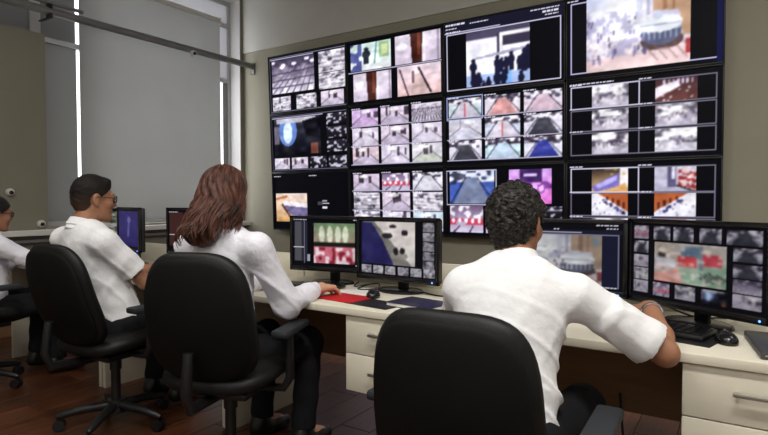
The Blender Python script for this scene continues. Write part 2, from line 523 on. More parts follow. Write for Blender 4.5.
def s_parking(U, V, z):
    I = base(U, c3(70, 60, 85), c3(235, 228, 245), V)
    gray(I, U, V, z, 9, .35)
    for k in range(9):
        put(I, line_m(U, V, -.2 + k * .17, 1.05, .45 + k * .09, .28, .018), c3(120, 108, 135), .9)
    for k in range(3):
        put(I, line_m(U, V, 0, .42 + k * .2, 1, .36 + k * .22, .02), c3(60, 52, 70), .8)
    put(I, box_m(U, V, .1, .95, 0, .2), c3(80, 74, 96), .6)
    for k in range(6): put(I, ell_m(U, V, z.r.rand(), .05 + .2 * z.r.rand(), .06, .05), c3(240, 235, 250))
    return I
def soft(x, t, w=.08): return np.clip((x - t) / w + .5, 0, 1)
def fbm(U, V, z, n=4, o=3):
    f = 0; a = .5
    for k in range(o):
        f = f + a * z.val(U, V, n * 2 ** k, n * 2 ** k); a *= .55
    return f / (.5 + .275 + .15)
def s_clutter(U, V, z, a=(70, 62, 84), b=(236, 230, 243)):
    I = base(U, c3(*b), c3(*b) * .85, V)
    sl = z.r.rand() * .8 - .4
    for k in range(5):
        y = .15 + .2 * k
        put(I, line_m(U, V, -.1, y + sl * .3, 1.1, y - sl * .3, .025), c3(*a), .5)
    for k in range(16):
        x, y = z.r.rand(2); w_ = .05 + .1 * z.r.rand(); h_ = .03 + .08 * z.r.rand()
        c = [c3(*a), c3(*a) * .55, c3(255, 252, 255), c3(190, 180, 200), c3(250, 246, 255)][k % 5]
        put(I, poly_m(U, V, [(x - w_, y), (x, y - h_), (x + w_, y + sl * .1), (x, y + h_)]), c, .8)
    n = fbm(U, V, z, 5); put(I, soft(n, .36, -.12), c3(*a) * .7, .6); put(I, soft(n, .62), c3(255, 252, 255), .6)
    return I
def s_room(U, V, z, wall=(226, 216, 236), fl=(205, 196, 214), dark=(70, 60, 74), vp=.5, nd=2):
    I = base(U, c3(*wall), c3(*wall) * .92, V)
    put(I, poly_m(U, V, [(-.2, 1.1), (vp - .14, .42), (vp + .16, .42), (1.2, 1.1)]), c3(*fl))
    put(I, box_m(U, V, vp - .14, vp + .16, .1, .42), c3(*wall) * .86)
    put(I, line_m(U, V, -.2, 1.1, vp - .14, .42, .016), c3(*dark), .8)
    put(I, line_m(U, V, 1.2, 1.1, vp + .16, .42, .016), c3(*dark), .8)
    put(I, line_m(U, V, vp - .14, .42, vp - .14, 0, .012), c3(*dark), .6)
    for k in range(nd):
        x = .08 + z.r.rand() * .8; h = .2 + .3 * z.r.rand()
        put(I, box_m(U, V, x, x + .06 + .1 * z.r.rand(), .5 - h, .5 + .1 * z.r.rand()), c3(*dark), .9)
    put(I, ell_m(U, V, .3 + .4 * z.r.rand(), .15, .18, .1), c3(255, 255, 255), .8)
    return gray(I, U, V, z, 6, .14)
def s_corridor(U, V, z, wall=(222, 206, 226)):
    return s_room(U, V, z, wall, (190, 178, 200), (52, 42, 54), .45 + .1 * z.r.rand(), 3)
def s_door(U, V, z):
    I = base(U, c3(226, 216, 230), c3(206, 192, 214), V)
    put(I, poly_m(U, V, [(.34, 0), (.62, 0), (.6, 1), (.38, 1)]), c3(66, 34, 30))
    put(I, box_m(U, V, .5, .58, 0, .75), c3(112, 58, 42))
    put(I, box_m(U, V, .62, .68, 0, 1), c3(238, 228, 236))
    put(I, ell_m(U, V, .16, .4, .12, .14), c3(250, 244, 252))
    put(I, line_m(U, V, .96, 0, .96, 1, .02), c3(140, 120, 150), .7)
    return gray(I, U, V, z, 5, .12)
def s_stairs(U, V, z):
    I = base(U, c3(232, 214, 226), c3(226, 190, 190), V)
    put(I, poly_m(U, V, [(.4, .3), (.58, .3), (.75, 1), (.3, 1)]), c3(206, 178, 176))
    put(I, line_m(U, V, .05, .1, .25, 1, .02), c3(90, 70, 90)); put(I, line_m(U, V, .5, .1, .78, .95, .025), c3(44, 34, 44))
    put(I, box_m(U, V, .34, .4, .2, .6), c3(80, 60, 70), .8)
    return gray(I, U, V, z, 6, .12)
def s_green(U, V, z):
    I = base(U, c3(205, 226, 222), c3(238, 240, 244), V)
    put(I, box_m(U, V, 0, .28, 0, 1) * (z.val(U, V, 8, 8) < .6), c3(58, 64, 140), .8)
    put(I, box_m(U, V, .72, .95, .05, .6), c3(150, 188, 140)); put(I, box_m(U, V, .78, .92, .15, .5), c3(216, 226, 170))
    put(I, line_m(U, V, .66, 0, .6, .8, .02), c3(110, 160, 150))
    fig(I, U, V, .4, .78, .62, c3(34, 40, 52))
    return gray(I, U, V, z, 6, .12)
def s_checker(U, V, z):
    I = base(U, c3(232, 222, 238), c3(236, 230, 242), V)
    W_ = .3 + .7 * V; a = (U - .5) / W_ * 9; b = 7 * np.log(V + .25) * 1.4
    put(I, ((np.floor(a + b) + np.floor(a - b)) % 2 == 0) & (V > .12), c3(66, 56, 76))
    return I
def s_road(U, V, z, road=(66, 66, 78), side=(226, 222, 240), sky=(110, 100, 120), vp=.5, stripe=None):
    I = base(U, c3(*side), c3(*side), V)
    put(I, box_m(U, V, 0, 1, 0, .3), c3(*sky)); n = z.val(U, V, 9, 9); put(I, (n > .55) * (V < .32), c3(245, 242, 255)); put(I, (n < .35) * (V < .4), c3(44, 38, 52), .8)
    put(I, poly_m(U, V, [(vp - .42, 1.05), (vp - .12, .2), (vp + .12, .2), (vp + .45, 1.05)]), c3(*road))
    put(I, line_m(U, V, vp - .5, 1.05, vp - .14, .2, .02), c3(30, 26, 40), .7); put(I, line_m(U, V, vp + .55, 1.05, vp + .14, .2, .02), c3(30, 26, 40), .7)
    if stripe: put(I, line_m(U, V, vp, 1, vp, .3, .02), c3(*stripe), .8)
    return gray(I, U, V, z, 7, .12)
def s_hall(U, V, z, tint=(200, 190, 212), floor=(196, 188, 206)):
    I = base(U, c3(*tint) * .62, c3(*floor), V)
    n = fbm(U, V, z, 4); put(I, soft(n, .52) * (V < .5), c3(255, 252, 255), .9); put(I, soft(n, .38, -.1) * (V < .6), c3(62, 54, 70), .8)
    put(I, box_m(U, V, .1 + .3 * z.r.rand(), .5 + .3 * z.r.rand(), .1, .3), c3(252, 250, 255), .85)
    vp = .35 + .3 * z.r.rand()
    for k in range(5): put(I, line_m(U, V, vp, .42, -.2 + .35 * k, 1.1, .012), c3(150, 140, 160), .5)
    put(I, ell_m(U, V, vp, .72, .22, .22), c3(244, 240, 248), .45)
    for k in range(4): put(I, ell_m(U, V, z.r.rand(), .5 + .3 * z.r.rand(), .025, .10), c3(255, 250, 255), .7)
    for k in range(6): put(I, ell_m(U, V, z.r.rand(), .35 + .4 * z.r.rand(), .02, .09), c3(70, 60, 84), .75)
    return gray(I, U, V, z, 9, .16)
def s_dots(U, V, z):
    I = base(U, c3(70, 46, 52), c3(104, 62, 56), V)
    put(I, poly_m(U, V, [(0, .35), (.55, .1), (.6, .35), (0, .85)]), c3(240, 232, 246))
    for k in range(12): put(I, ell_m(U, V, .1 + .85 * z.r.rand(), .3 + .7 * z.r.rand(), .025, .035), c3(255, 240, 250))
    for k in range(7): put(I, box_m(U, V, .2 + k * .11, .24 + k * .11, .05, .25), c3(220, 210, 240))
    return I
def s_store(U, V, z):
    I = base(U, c3(60, 46, 40), c3(225, 190, 140), V)
    put(I, poly_m(U, V, [(0, .75), (.75, .2), (.78, .75), (.1, 1)]), c3(122, 112, 190)); put(I, poly_m(U, V, [(.1, .7), (.7, .3), (.7, .5), (.2, .85)]), c3(180, 170, 236))
    put(I, box_m(U, V, .78, 1, 0, .8), c3(246, 240, 246)); put(I, poly_m(U, V, [(.35, 1), (.95, .6), (1, 1)]), c3(226, 172, 104))
    put(I, (z.val(U, V, 9, 9) > .62) * (V < .3), c3(200, 180, 120), .8)
    return I
def s_shelf(U, V, z):
    I = base(U, c3(200, 196, 216), c3(176, 172, 196), V)
    put(I, box_m(U, V, .33, .52, 0, .8), c3(90, 84, 116)); put(I, box_m(U, V, .42, .5, 0, .5), c3(226, 222, 240))
    for k in range(3): put(I, poly_m(U, V, [(.58, .1 + k * .24), (1, .25 + k * .24), (1, .42 + k * .24), (.58, .26 + k * .24)]), c3(150, 44, 40))
    put(I, (z.val(U, V, 16, 12) > .6) * (U > .6), c3(244, 220, 220), .8); put(I, line_m(U, V, .55, .75, 1, 1.0, .03), c3(30, 26, 30))
    return I
def s_street(U, V, z, flip=False):
    u = 1 - U if flip else U
    I = base(U, c3(236, 232, 240), c3(228, 226, 240), V)
    put(I, poly_m(u, V, [(.2, 0), (1, 0), (1, .8)]), c3(176, 92, 52))
    for k in range(4): put(I, box_m(u, V, .42 + k * .15, .48 + k * .15, .12 + .08 * k, .3 + .12 * k), c3(70, 30, 26))
    for k in range(26):
        t = z.r.rand(); put(I, ell_m(u, V, .32 + t * .6, .22 + t * .62 + .14 * z.r.rand(), .035, .05), [c3(52, 50, 120), c3(26, 24, 60), c3(210, 206, 244)][k % 3])
    for k in range(8): put(I, ell_m(u, V, .05 + .5 * z.r.rand(), .4 + .55 * z.r.rand(), .012, .04), c3(70, 70, 90))
    return I
def s_plaza(U, V, z, dim=1.0, sat=1.0):
    I = base(U, c3(186, 196, 238), c3(244, 214, 218), V)
    g = np.exp(-(((U - .34) / .26) ** 2 + ((V - .25) / .40) ** 2)); put(I, g, c3(255, 255, 255), .95)
    n = fbm(U, V, z, 14, 3); put(I, soft(n, .56) * (U < .6) * (V > .22) * (V < .85), c3(150, 146, 200), .55); put(I, soft(n, .40, -.1) * (V > .15), c3(255, 255, 255), .6)
    put(I, box_m(U, V, .50, .56, 0, .4), c3(190, 190, 226), .5); put(I, box_m(U, V, .60, .63, 0, .35), c3(150, 140, 170), .6)
    put(I, poly_m(U, V, [(.66, 0), (1, 0), (1, .66), (.93, .66), (.9, .34), (.66, .3)]), c3(206, 160, 124)); put(I, box_m(U, V, .9, .98, .02, .2), c3(150, 170, 196)); put(I, box_m(U, V, .75, .79, 0, .3), c3(176, 120, 86)); put(I, box_m(U, V, .84, .86, 0, .32), c3(176, 120, 86))
    put(I, ell_m(U, V, .74, .70, .20, .12), c3(96, 74, 76)); put(I, ell_m(U, V, .73, .60, .19, .15), c3(92, 98, 134)); put(I, box_m(U, V, .55, .91, .52, .57), c3(176, 190, 222))
    for k in range(7): put(I, box_m(U, V, .565 + k * .05, .58 + k * .05, .57, .68), c3(206, 214, 236), .8)
    put(I, ell_m(U, V, .73, .48, .20, .11), c3(240, 244, 252)); put(I, ell_m(U, V, .70, .37, .05, .05), c3(206, 214, 238)); put(I, line_m(U, V, .55, .48, .91, .50, .01), c3(150, 160, 196), .8)
    put(I, poly_m(U, V, [(0, .85), (1, .78), (1, 1), (0, 1)]), c3(244, 206, 206), .6); put(I, box_m(U, V, .96, 1, .72, .9), c3(196, 50, 54))
    for k in range(5): put(I, line_m(U, V, .58 + k * .09, .74, .70 + k * .09, .94, .008), c3(150, 96, 96), .6)
    for k in range(46):
        x, y = z.r.rand() * .62, .3 + .6 * z.r.rand(); h_ = .02 + .03 * y
        put(I, ell_m(U, V, x, y, h_ * .35, h_), [c3(96, 84, 130), c3(130, 124, 176), c3(236, 234, 250)][k % 3], .75)
    g_ = I.mean(-1, keepdims=True); I = g_ + (I - g_) * sat
    return np.clip(I, 0, 1) * dim
def s_people(U, V, z):
    I = base(U, c3(70, 64, 90), c3(246, 246, 255), V)
    put(I, box_m(U, V, 0, 1, .15, 1), c3(246, 246, 255))
    put(I, box_m(U, V, 0, 1, .0, .16), c3(76, 70, 96)); put(I, box_m(U, V, .02, .5, .16, .38), c3(236, 234, 248)); put(I, box_m(U, V, .5, .54, .1, .45), c3(56, 50, 70))
    put(I, box_m(U, V, .58, 1, .16, .32), c3(58, 52, 74)); put(I, box_m(U, V, .54, 1, .10, .15), c3(250, 250, 255)); put(I, box_m(U, V, .54, 1, .34, .38), c3(250, 250, 255)); put(I, poly_m(U, V, [(.1, .48), (1, .38), (1, .44), (.1, .52)]), c3(170, 166, 196))
    put(I, box_m(U, V, 0, 1, .8, 1), c3(150, 176, 232), .8); put(I, box_m(U, V, .55, .72, .78, 1), c3(130, 180, 250))
    for (x, y, h) in [(.11, .85, .36), (.5, .82, .34), (.57, .8, .27), (.64, .84, .32), (.72, .78, .34), (.84, .8, .26), (.92, .82, .40), (.98, .8, .44), (.2, 1.1, .36), (.36, 1.12, .28), (.5, 1.12, .4), (.6, 1.1, .36), (.87, 1.1, .3), (.13, 1.15, .4), (.28, 1.1, .2)]:
        fig(I, U, V, x, y, h, c3(26, 26, 52))
    return I
def s_bluehall(U, V, z):
    I = base(U, c3(60, 60, 76), c3(14, 14, 24), V)
    put(I, ell_m(U, V, .3, .35, .2, .42), c3(120, 160, 244), .8); put(I, ell_m(U, V, .3, .4, .1, .3), c3(220, 236, 255)); put(I, box_m(U, V, .05, .9, 0, .12), c3(206, 202, 216), .9)
    put(I, poly_m(U, V, [(.62, .1), (1, 0), (1, .6), (.7, .5)]), c3(20, 18, 26)); put(I, box_m(U, V, .8, .95, .72, 1), c3(120, 70, 60)); put(I, box_m(U, V, 0, .1, .2, .7), c3(140, 130, 150), .7)
    return gray(I, U, V, z, 8, .14)
def s_train(U, V, z):
    I = base(U, c3(236, 216, 210), c3(206, 156, 100), V)
    put(I, poly_m(U, V, [(.2, .35), (1, .5), (1, .9), (.45, .75)]), c3(108, 100, 140)); put(I, poly_m(U, V, [(.22, .25), (1, .35), (1, .5), (.25, .42)]), c3(240, 232, 240))
    put(I, line_m(U, V, .2, .4, .55, 1, .03), c3(90, 60, 40)); put(I, line_m(U, V, 0, .2, .35, .1, .04), c3(190, 120, 60))
    return gray(I, U, V, z, 8, .14)
def s_dark(U, V, z):
    I = base(U, c3(40, 36, 50), c3(16, 14, 22), V)
    n = z.val(U, V, 7, 6); put(I, n > .6, c3(226, 222, 240), .85)
    return I
def s_purple(U, V, z):
    I = base(U, c3(214, 170, 244), c3(234, 120, 214), V)
    put(I, box_m(U, V, .25, .8, 0, .38), c3(66, 40, 96)); put(I, box_m(U, V, .35, .68, .14, .22), c3(226, 200, 250)); put(I, (z.val(U, V, 10, 8) < .4) * (V > .35) * (V < .75), c3(110, 50, 140), .8)
    for k in range(4): put(I, ell_m(U, V, .35 + .14 * k, .52 + .05 * (k % 2), .06, .08), c3(236, 180, 250))
    return gray(I, U, V, z, 6, .14)
def s_redhall(U, V, z):
    I = base(U, c3(120, 96, 130), c3(206, 196, 220), V)
    put(I, (z.val(U, V, 9, 7) > .55) * (V < .45), c3(250, 246, 255), .9); put(I, box_m(U, V, 0, 1, .45, .7) * (z.val(U, V, 9, 9) > .3), c3(196, 50, 76), .85)
    for k in range(5): put(I, ell_m(U, V, .1 + .2 * k, .55, .05, .09), c3(255, 232, 240))
    put(I, line_m(U, V, .1, 1, .3, .75, .02), c3(50, 40, 70)); put(I, line_m(U, V, .6, 1, .7, .75, .02), c3(50, 40, 70))
    return I
def s_food(U, V, z):
    I = base(U, c3(120, 150, 110), c3(230, 150, 160), V)
    for x in (.2, .4, .6, .78): put(I, ell_m(U, V, x, .28, .07, .22), c3(244, 252, 226), .8)
    put(I, box_m(U, V, 0, 1, .46, .58), c3(26, 30, 22)); put(I, box_m(U, V, 0, 1, .58, 1), c3(216, 116, 136)); n = z.val(U, V, 12, 8); put(I, (n > .6) * (V > .6), c3(250, 226, 232)); put(I, (n < .28) * (V > .6), c3(140, 44, 56))
    return I
def s_panda(U, V, z):
    I = base(U, c3(236, 226, 222), c3(220, 214, 210), V)
    put(I, poly_m(U, V, [(0, 0), (.25, 0), (.95, 1), (0, 1)]), c3(128, 124, 120)); put(I, poly_m(U, V, [(0, 0), (.2, .02), (.42, .45), (.62, 1), (0, 1)]), c3(42, 40, 92))
    for (x, y, rx, ry) in [(.5, .32, .1, .07), (.82, .24, .06, .07), (.66, .68, .05, .09), (.78, .66, .05, .07), (.6, .1, .07, .04)]: put(I, ell_m(U, V, x, y, rx, ry), c3(40, 36, 44))
    put(I, ell_m(U, V, .72, .78, .16, .10), c3(150, 146, 136)); put(I, ell_m(U, V, .66, .7, .045, .07), c3(34, 32, 38)); put(I, ell_m(U, V, .78, .68, .04, .06), c3(34, 32, 38))
    return gray(I, U, V, z, 7, .08)
def s_cross(U, V, z):
    I = base(U, c3(176, 166, 160), c3(150, 170, 150), V)
    put(I, poly_m(U, V, [(0, 0), (.33, 0), (.36, .7), (0, .8)]), c3(178, 166, 156)); put(I, box_m(U, V, .02, .32, .4, .62), c3(206, 204, 214)); put(I, ell_m(U, V, .12, .3, .07, .07), c3(60, 54, 50)); put(I, ell_m(U, V, .12, .18, .05, .06), c3(250, 236, 220))
    put(I, poly_m(U, V, [(0, .8), (.36, .62), (.44, 1), (0, 1)]), c3(226, 160, 150)); put(I, box_m(U, V, .4, .68, .04, .34), c3(104, 128, 150)); put(I, box_m(U, V, .36, .62, .3, .55), c3(204, 76, 80)); put(I, box_m(U, V, .7, .95, .2, .48), c3(190, 70, 82)); put(I, box_m(U, V, .66, .7, 0, .7), c3(120, 130, 140))
    put(I, poly_m(U, V, [(.4, .72), (1, .5), (1, 1), (.42, 1)]), c3(140, 170, 146))
    for k in range(5): put(I, line_m(U, V, .6 + .06 * k, .72 - .02 * k, .78 + .06 * k, .9 - .02 * k, .012), c3(36, 40, 44))
    put(I, (z.val(U, V, 14, 12) > .72), c3(236, 214, 210), .6)
    return gray(I, U, V, z, 8, .14)
def s_purpscr(U, V, z):
    I = base(U, c3(58, 52, 112), c3(46, 40, 100), V)
    put(I, line_m(U, V, .55, .2, .5, .7, .05), c3(120, 116, 176), .6); put(I, ell_m(U, V, .55, .25, .1, .08), c3(130, 126, 180), .5)
    return I
def s_leaf(U, V, z):
    return s_clutter(U, V, z, (60, 66, 30), (216, 216, 206))

class Pic:
    def __init__(s, w, h, bg=(7, 7, 12)):
        s.w, s.h = w, h
        u = (np.arange(w)) / (w - 1); v = (np.arange(h)) / (h - 1)
        s.U, s.V = np.meshgrid(u, v)
        s.I = np.zeros((h, w, 3)); s.I[:] = c3(*bg)
    def tile(s, a, b, c, d, fn, seed=1, gain=1.0, **kw):
        i0, i1 = np.searchsorted(s.U[0], a), np.searchsorted(s.U[0], b)
        j0, j1 = np.searchsorted(s.V[:, 0], c), np.searchsorted(s.V[:, 0], d)
        if i1 - i0 < 2 or j1 - j0 < 2: return s
        U = (s.U[j0:j1, i0:i1] - a) / (b - a); V = (s.V[j0:j1, i0:i1] - c) / (d - c)
        T = np.clip(fn(U, V, NZ(seed), **kw) * gain, 0, 1)
        nz = NZ(seed + 900); T = np.clip(T * (1 + .34 * (fbm(U, V, nz, 7, 3) - .5)[..., None]) * (1.02 - .22 * ((U - .5) ** 2 + (V - .5) ** 2))[..., None], 0, 1)
        E = np.pad(T, ((1, 1), (1, 1), (0, 0)), mode='edge')
        T = (E[1:-1, 1:-1] * 4 + (E[:-2, 1:-1] + E[2:, 1:-1] + E[1:-1, :-2] + E[1:-1, 2:]) * 2 + E[:-2, :-2] + E[2:, 2:] + E[:-2, 2:] + E[2:, :-2]) / 16
        s.I[j0:j1, i0:i1] = T
        return s
    def frame(s, a, b, c, d, col=(190, 186, 214), t=1):
        i0, i1 = [int(np.clip(round(x * (s.w - 1)), 0, s.w - 1)) for x in (a, b)]
        j0, j1 = [int(np.clip(round(x * (s.h - 1)), 0, s.h - 1)) for x in (c, d)]
        cc = c3(*col)
        s.I[j0:j0 + t, i0:i1 + 1] = cc; s.I[j1:j1 + t, i0:i1 + 1] = cc
        s.I[j0:j1 + 1, i0:i0 + t] = cc; s.I[j0:j1 + 1, i1:i1 + t] = cc
        return s
    def hline(s, a, b, v, col=(190, 186, 214)): 
        i0, i1 = int(a * (s.w - 1)), int(b * (s.w - 1)); j = int(np.clip(round(v * (s.h - 1)), 0, s.h - 1)); s.I[j, i0:i1] = c3(*col); return s
    def rect(s, a, b, c, d, col):
        put(s.I, box_m(s.U, s.V, a, b, c, d), c3(*col)); return s
    def text(s, a, b, v, seed=3, col=(215, 212, 230), rows=1):
        r = random.Random(seed); j = int(v * (s.h - 1)); i = int(a * (s.w - 1)); e = int(b * (s.w - 1))
        while i < e:
            n = r.randint(2, 5); s.I[j:j + rows, i:min(i + n, e)] = c3(*col); i += n + 1
        return s
    def mesh(s, name, width, height):
        """flat emissive grid in the local XZ plane facing -Y"""
        w, h = s.w, s.h
        xs = (s.U - 0.5) * width; zs = (0.5 - s.V) * height
        co = np.stack([xs, np.zeros_like(xs), zs], -1).reshape(-1, 3)
        idx = np.arange(w * h).reshape(h, w)
        q = np.stack([idx[1:, :-1], idx[1:, 1:], idx[:-1, 1:], idx[:-1, :-1]], -1).reshape(-1, 4)
        me = mesh_np(name, co, q)
        a = me.color_attributes.new('picture', 'FLOAT_COLOR', 'POINT')
        I = np.clip(s.I, 0, 1)
        L = np.where(I <= .04045, I / 12.92, ((I + .055) / 1.055) ** 2.4)
        col = np.concatenate([L.reshape(-1, 3), np.ones((w * h, 1))], 1).astype(np.float32)
        a.data.foreach_set('color', col.ravel())
        return me

def mesh_np(name, co, quads):
    me = bpy.data.meshes.new(name)
    co = np.ascontiguousarray(co, np.float32); quads = np.ascontiguousarray(quads, np.int32)
    n = len(quads)
    me.vertices.add(len(co)); me.vertices.foreach_set('co', co.ravel())
    me.loops.add(n * 4); me.loops.foreach_set('vertex_index', quads.ravel())
    me.polygons.add(n)
    me.polygons.foreach_set('loop_start', np.arange(0, n * 4, 4, dtype=np.int32))
    me.update(calc_edges=True)
    return me

# ------------------------------------------------------------------ pictures of the twelve wall displays  [row][col]
PWX, PHX = 150, 84
def P(): return Pic(PWX, PHX)
def thirds(p, fns, seed, cols=((.03, .325), (.36, .655), (.69, .985)), rows=((.05, .325), (.355, .63), (.66, .94)), fr=True):
    k = 0
    for r_ in rows:
        for c_ in cols:
            f = fns[k]
            if f is not None:
                fn, kw = (f if isinstance(f, tuple) else (f, {}))
                p.tile(c_[0], c_[1], r_[0], r_[1], fn, seed + k, **kw)
            if fr: p.text(c_[0], c_[0] + .1, r_[0] - .005, seed + k)
            k += 1
        if fr: p.hline(.02, .99, r_[1] + .005, (176, 170, 196))
    return p
WALLP = {}
p = P().frame(.0, .99, .02, .97, (120, 116, 140)); p.tile(.03, .60, .07, .66, s_parking, 1); p.tile(.66, .985, .05, .40, s_clutter, 2); p.tile(.66, .985, .41, .68, s_clutter, 3)
p.tile(.03, .28, .72, .96, s_clutter, 4); p.tile(.36, .62, .72, .96, s_clutter, 5); p.tile(.68, .96, .72, .96, s_corridor, 6); p.hline(.02, .6, .045); WALLP[0, 0] = (p, 'parking lots')
p = P(); p.tile(.03, .48, .05, .47, s_green, 7); p.tile(.53, .98, .04, .47, s_door, 8); p.tile(.06, .48, .52, .96, s_door, 9); p.tile(.55, .98, .51, .96, s_stairs, 10); p.hline(0, 1, .49); WALLP[0, 1] = (p, 'doors and a person')
p = P(); p.rect(0, 1, 0, .17, (22, 22, 40)); p.text(.02, .2, .03, 1, rows=2); p.text(.24, .40, .05, 2); p.text(.02, .12, .09, 3); p.text(.75, .97, .04, 4); p.text(.84, .97, .08, 5, rows=2); p.text(.86, .96, .13, 6); p.hline(.0, .5, .15); p.text(.02, .15, .14, 7)
p.frame(.02, .97, .17, .96, (206, 204, 230)); p.tile(.2, .735, .175, .95, s_people, 11); WALLP[0, 2] = (p, 'silhouettes of people')
p = P(); p.frame(.025, .965, .06, .945, (190, 186, 230)); p.tile(.14, .81, .03, .94, s_plaza, 12, sat=.85); p.rect(.965, 1, 0, 1, (16, 18, 60)); p.text(.0, .09, .03, 3); WALLP[0, 3] = (p, 'a crowded plaza with a round canopy')
p = P().frame(.0, .99, .02, .97, (100, 96, 120)); p.tile(.04, .66, .07, .70, s_bluehall, 13); [p.tile(.74, .98, .05 + k * .225, .24 + k * .225, s_dark, 14 + k) for k in range(3)]; [p.tile(.03 + .245 * k, .24 + .245 * k, .76, .96, (s_room, s_corridor, s_dark, s_dark)[k], 18 + k) for k in range(4)]; p.hline(.02, .7, .045); WALLP[1, 0] = (p, 'a dark hall with blue light')
p = P(); thirds(p, [(s_room, dict(wall=(220, 190, 236), fl=(196, 166, 210))), s_corridor, s_checker, s_room, s_corridor, s_room, (s_corridor, dict(wall=(228, 206, 216))), s_room, (s_room, dict(wall=(226, 222, 232), fl=(196, 200, 190)))], 30); WALLP[1, 1] = (p, 'pale rooms and a checkered floor')
p = P(); thirds(p, [(s_road, dict(road=(196, 190, 206), side=(190, 204, 214), stripe=(200, 60, 70))), (s_road, dict(road=(206, 150, 150), side=(226, 214, 226))), (s_road, dict(road=(206, 180, 196), side=(220, 206, 222))), (s_room, dict(wall=(214, 210, 224), fl=(206, 204, 222), nd=0)), (s_road, dict(road=(214, 206, 222), side=(200, 206, 226), stripe=(200, 80, 70))), s_road, s_road, (s_road, dict(road=(186, 204, 226), side=(196, 222, 236))), (s_road, dict(road=(60, 66, 150), side=(230, 230, 250)))], 50); p.frame(.015, .335, .03, .345, (160, 170, 220)); WALLP[1, 2] = (p, 'nine roads and ramps')
def six(p, fns, seed, rows):
    k = 0
    for (c, d) in rows:
        for (x0, x1, a, b) in ((.025, .50, .175, .425), (.50, .965, .60, .855)):
            if fns[k]: 
                f = fns[k]; fn, kw = (f if isinstance(f, tuple) else (f, {})); p.tile(a, b, c + .01, d, fn, seed + k, **kw)
            p.text(x0, x0 + .09, c - .01, seed + k); p.frame(x0, x1, c, d, (110, 106, 124)); k += 1
    return p
p = P(); six(p, [s_hall, s_dots, s_hall, s_hall, s_hall, (s_hall, dict(floor=(226, 222, 236)))], 70, ((.07, .35), (.37, .64), (.66, .94))); p.frame(.025, .50, .07, .35, (206, 204, 226)); p.text(.025, .33, .045, 2); WALLP[1, 3] = (p, 'six bright lobbies')
p = P(); p.text(.02, .12, .06, 1); p.text(.5, .6, .05, 2); p.tile(.03, .46, .36, .86, s_train, 80); p.rect(.63, .75, .52, .535, (200, 200, 215)); p.rect(.66, .72, .47, .50, (150, 150, 165)); p.rect(.6, .66, .5, .56, (60, 60, 70)); p.rect(.66, .72, .58, .62, (210, 210, 220)); WALLP[2, 0] = (p, 'a train and a black idle page')
p = P(); thirds(p, [(s_corridor, dict(wall=(214, 196, 220))), (s_redhall, {}), (s_road, dict(road=(206, 204, 216))), s_clutter, s_corridor, s_clutter, s_clutter, s_room, (s_room, dict(wall=(206, 222, 236), fl=(196, 210, 226)))], 90); WALLP[2, 1] = (p, 'corridors and a busy street')
p = P(); p.tile(.03, .43, .06, .53, s_road, 100, road=(120, 130, 160), side=(70, 96, 180), sky=(196, 214, 250)); p.frame(.0, .45, .045, .545); p.tile(.56, .90, .05, .53, s_purple, 101); p.tile(.03, .33, .56, .95, s_redhall, 102); p.tile(.36, .6, .56, .95, s_redhall, 103); p.tile(.8, .98, .56, .72, s_dark, 104); p.tile(.8, .98, .75, .95, s_hall, 105); WALLP[2, 2] = (p, 'a blue road and a purple hall')
p = P(); six(p, [s_store, s_shelf, (s_street, {}), (s_street, dict(flip=True)), (s_hall, {}), (s_street, dict(flip=True))], 110, ((.07, .375), (.385, .675), (.70, .95))); p.frame(.025, .50, .07, .375, (206, 204, 226)); WALLP[2, 3] = (p, 'orange streets with blue crowds')

DW, DH = 1.163, 0.688            # one display, bezel to bezel
VX0, VZ0 = -4.79, 0.84        # left end and bottom of the video wall
DY = 4.90
where = {0: 'top row', 1: 'middle row', 2: 'bottom row'}
colw = {0: 'leftmost', 1: 'second from left', 2: 'third from left', 3: 'rightmost'}
bz = 0.012
TILT = R(2.2)                   # the whole wall of displays leans forward a little
fr_me = None
for (r_, c_), (pic, desc) in sorted(WALLP.items()):
    cx = VX0 + DW * (c_ + .5); cz = VZ0 + DH * (2.5 - r_)
    tz = cz - DH / 2 - VZ0
    t = thing('video_wall_display', (cx, DY - tz * math.sin(TILT), VZ0 + tz * math.cos(TILT)), 0, 'wall display showing %s, %s in %s' % (desc, colw[c_], where[r_]), 'display', 'displays of the video wall')
    t.rotation_euler.x = TILT
    if fr_me is None:
        f = MB()
        w2, h2 = DW / 2 - 0.002, DH / 2 - 0.002
        for s in (-1, 1):
            f.box((s * (w2 - bz / 2), 0.0, DH / 2), (bz, 0.03, 2 * h2), 0.002)
            f.box((0, 0.0, DH / 2 + s * (h2 - bz / 2)), (2 * w2, 0.03, bz), 0.002)
        o1 = f.build('bezel', M_BLACKP, t); fr_me = o1.data
        o2 = MB().box((0, 0.055, DH / 2), (DW - 0.02, 0.08, DH - 0.02), 0.006).build('housing', M_BLACKP, t); hs_me = o2.data
    else:
        for nm, md in (('bezel', fr_me), ('housing', hs_me)):
            o = bpy.data.objects.new(nm, md); COL.objects.link(o); o.parent = t
    so = link('screen', pic.mesh('screen', DW - 2 * bz - .004, DH - 2 * bz - .004), M_SCR, t, smooth=False)
    so.location = (0, 0.004, DH / 2)

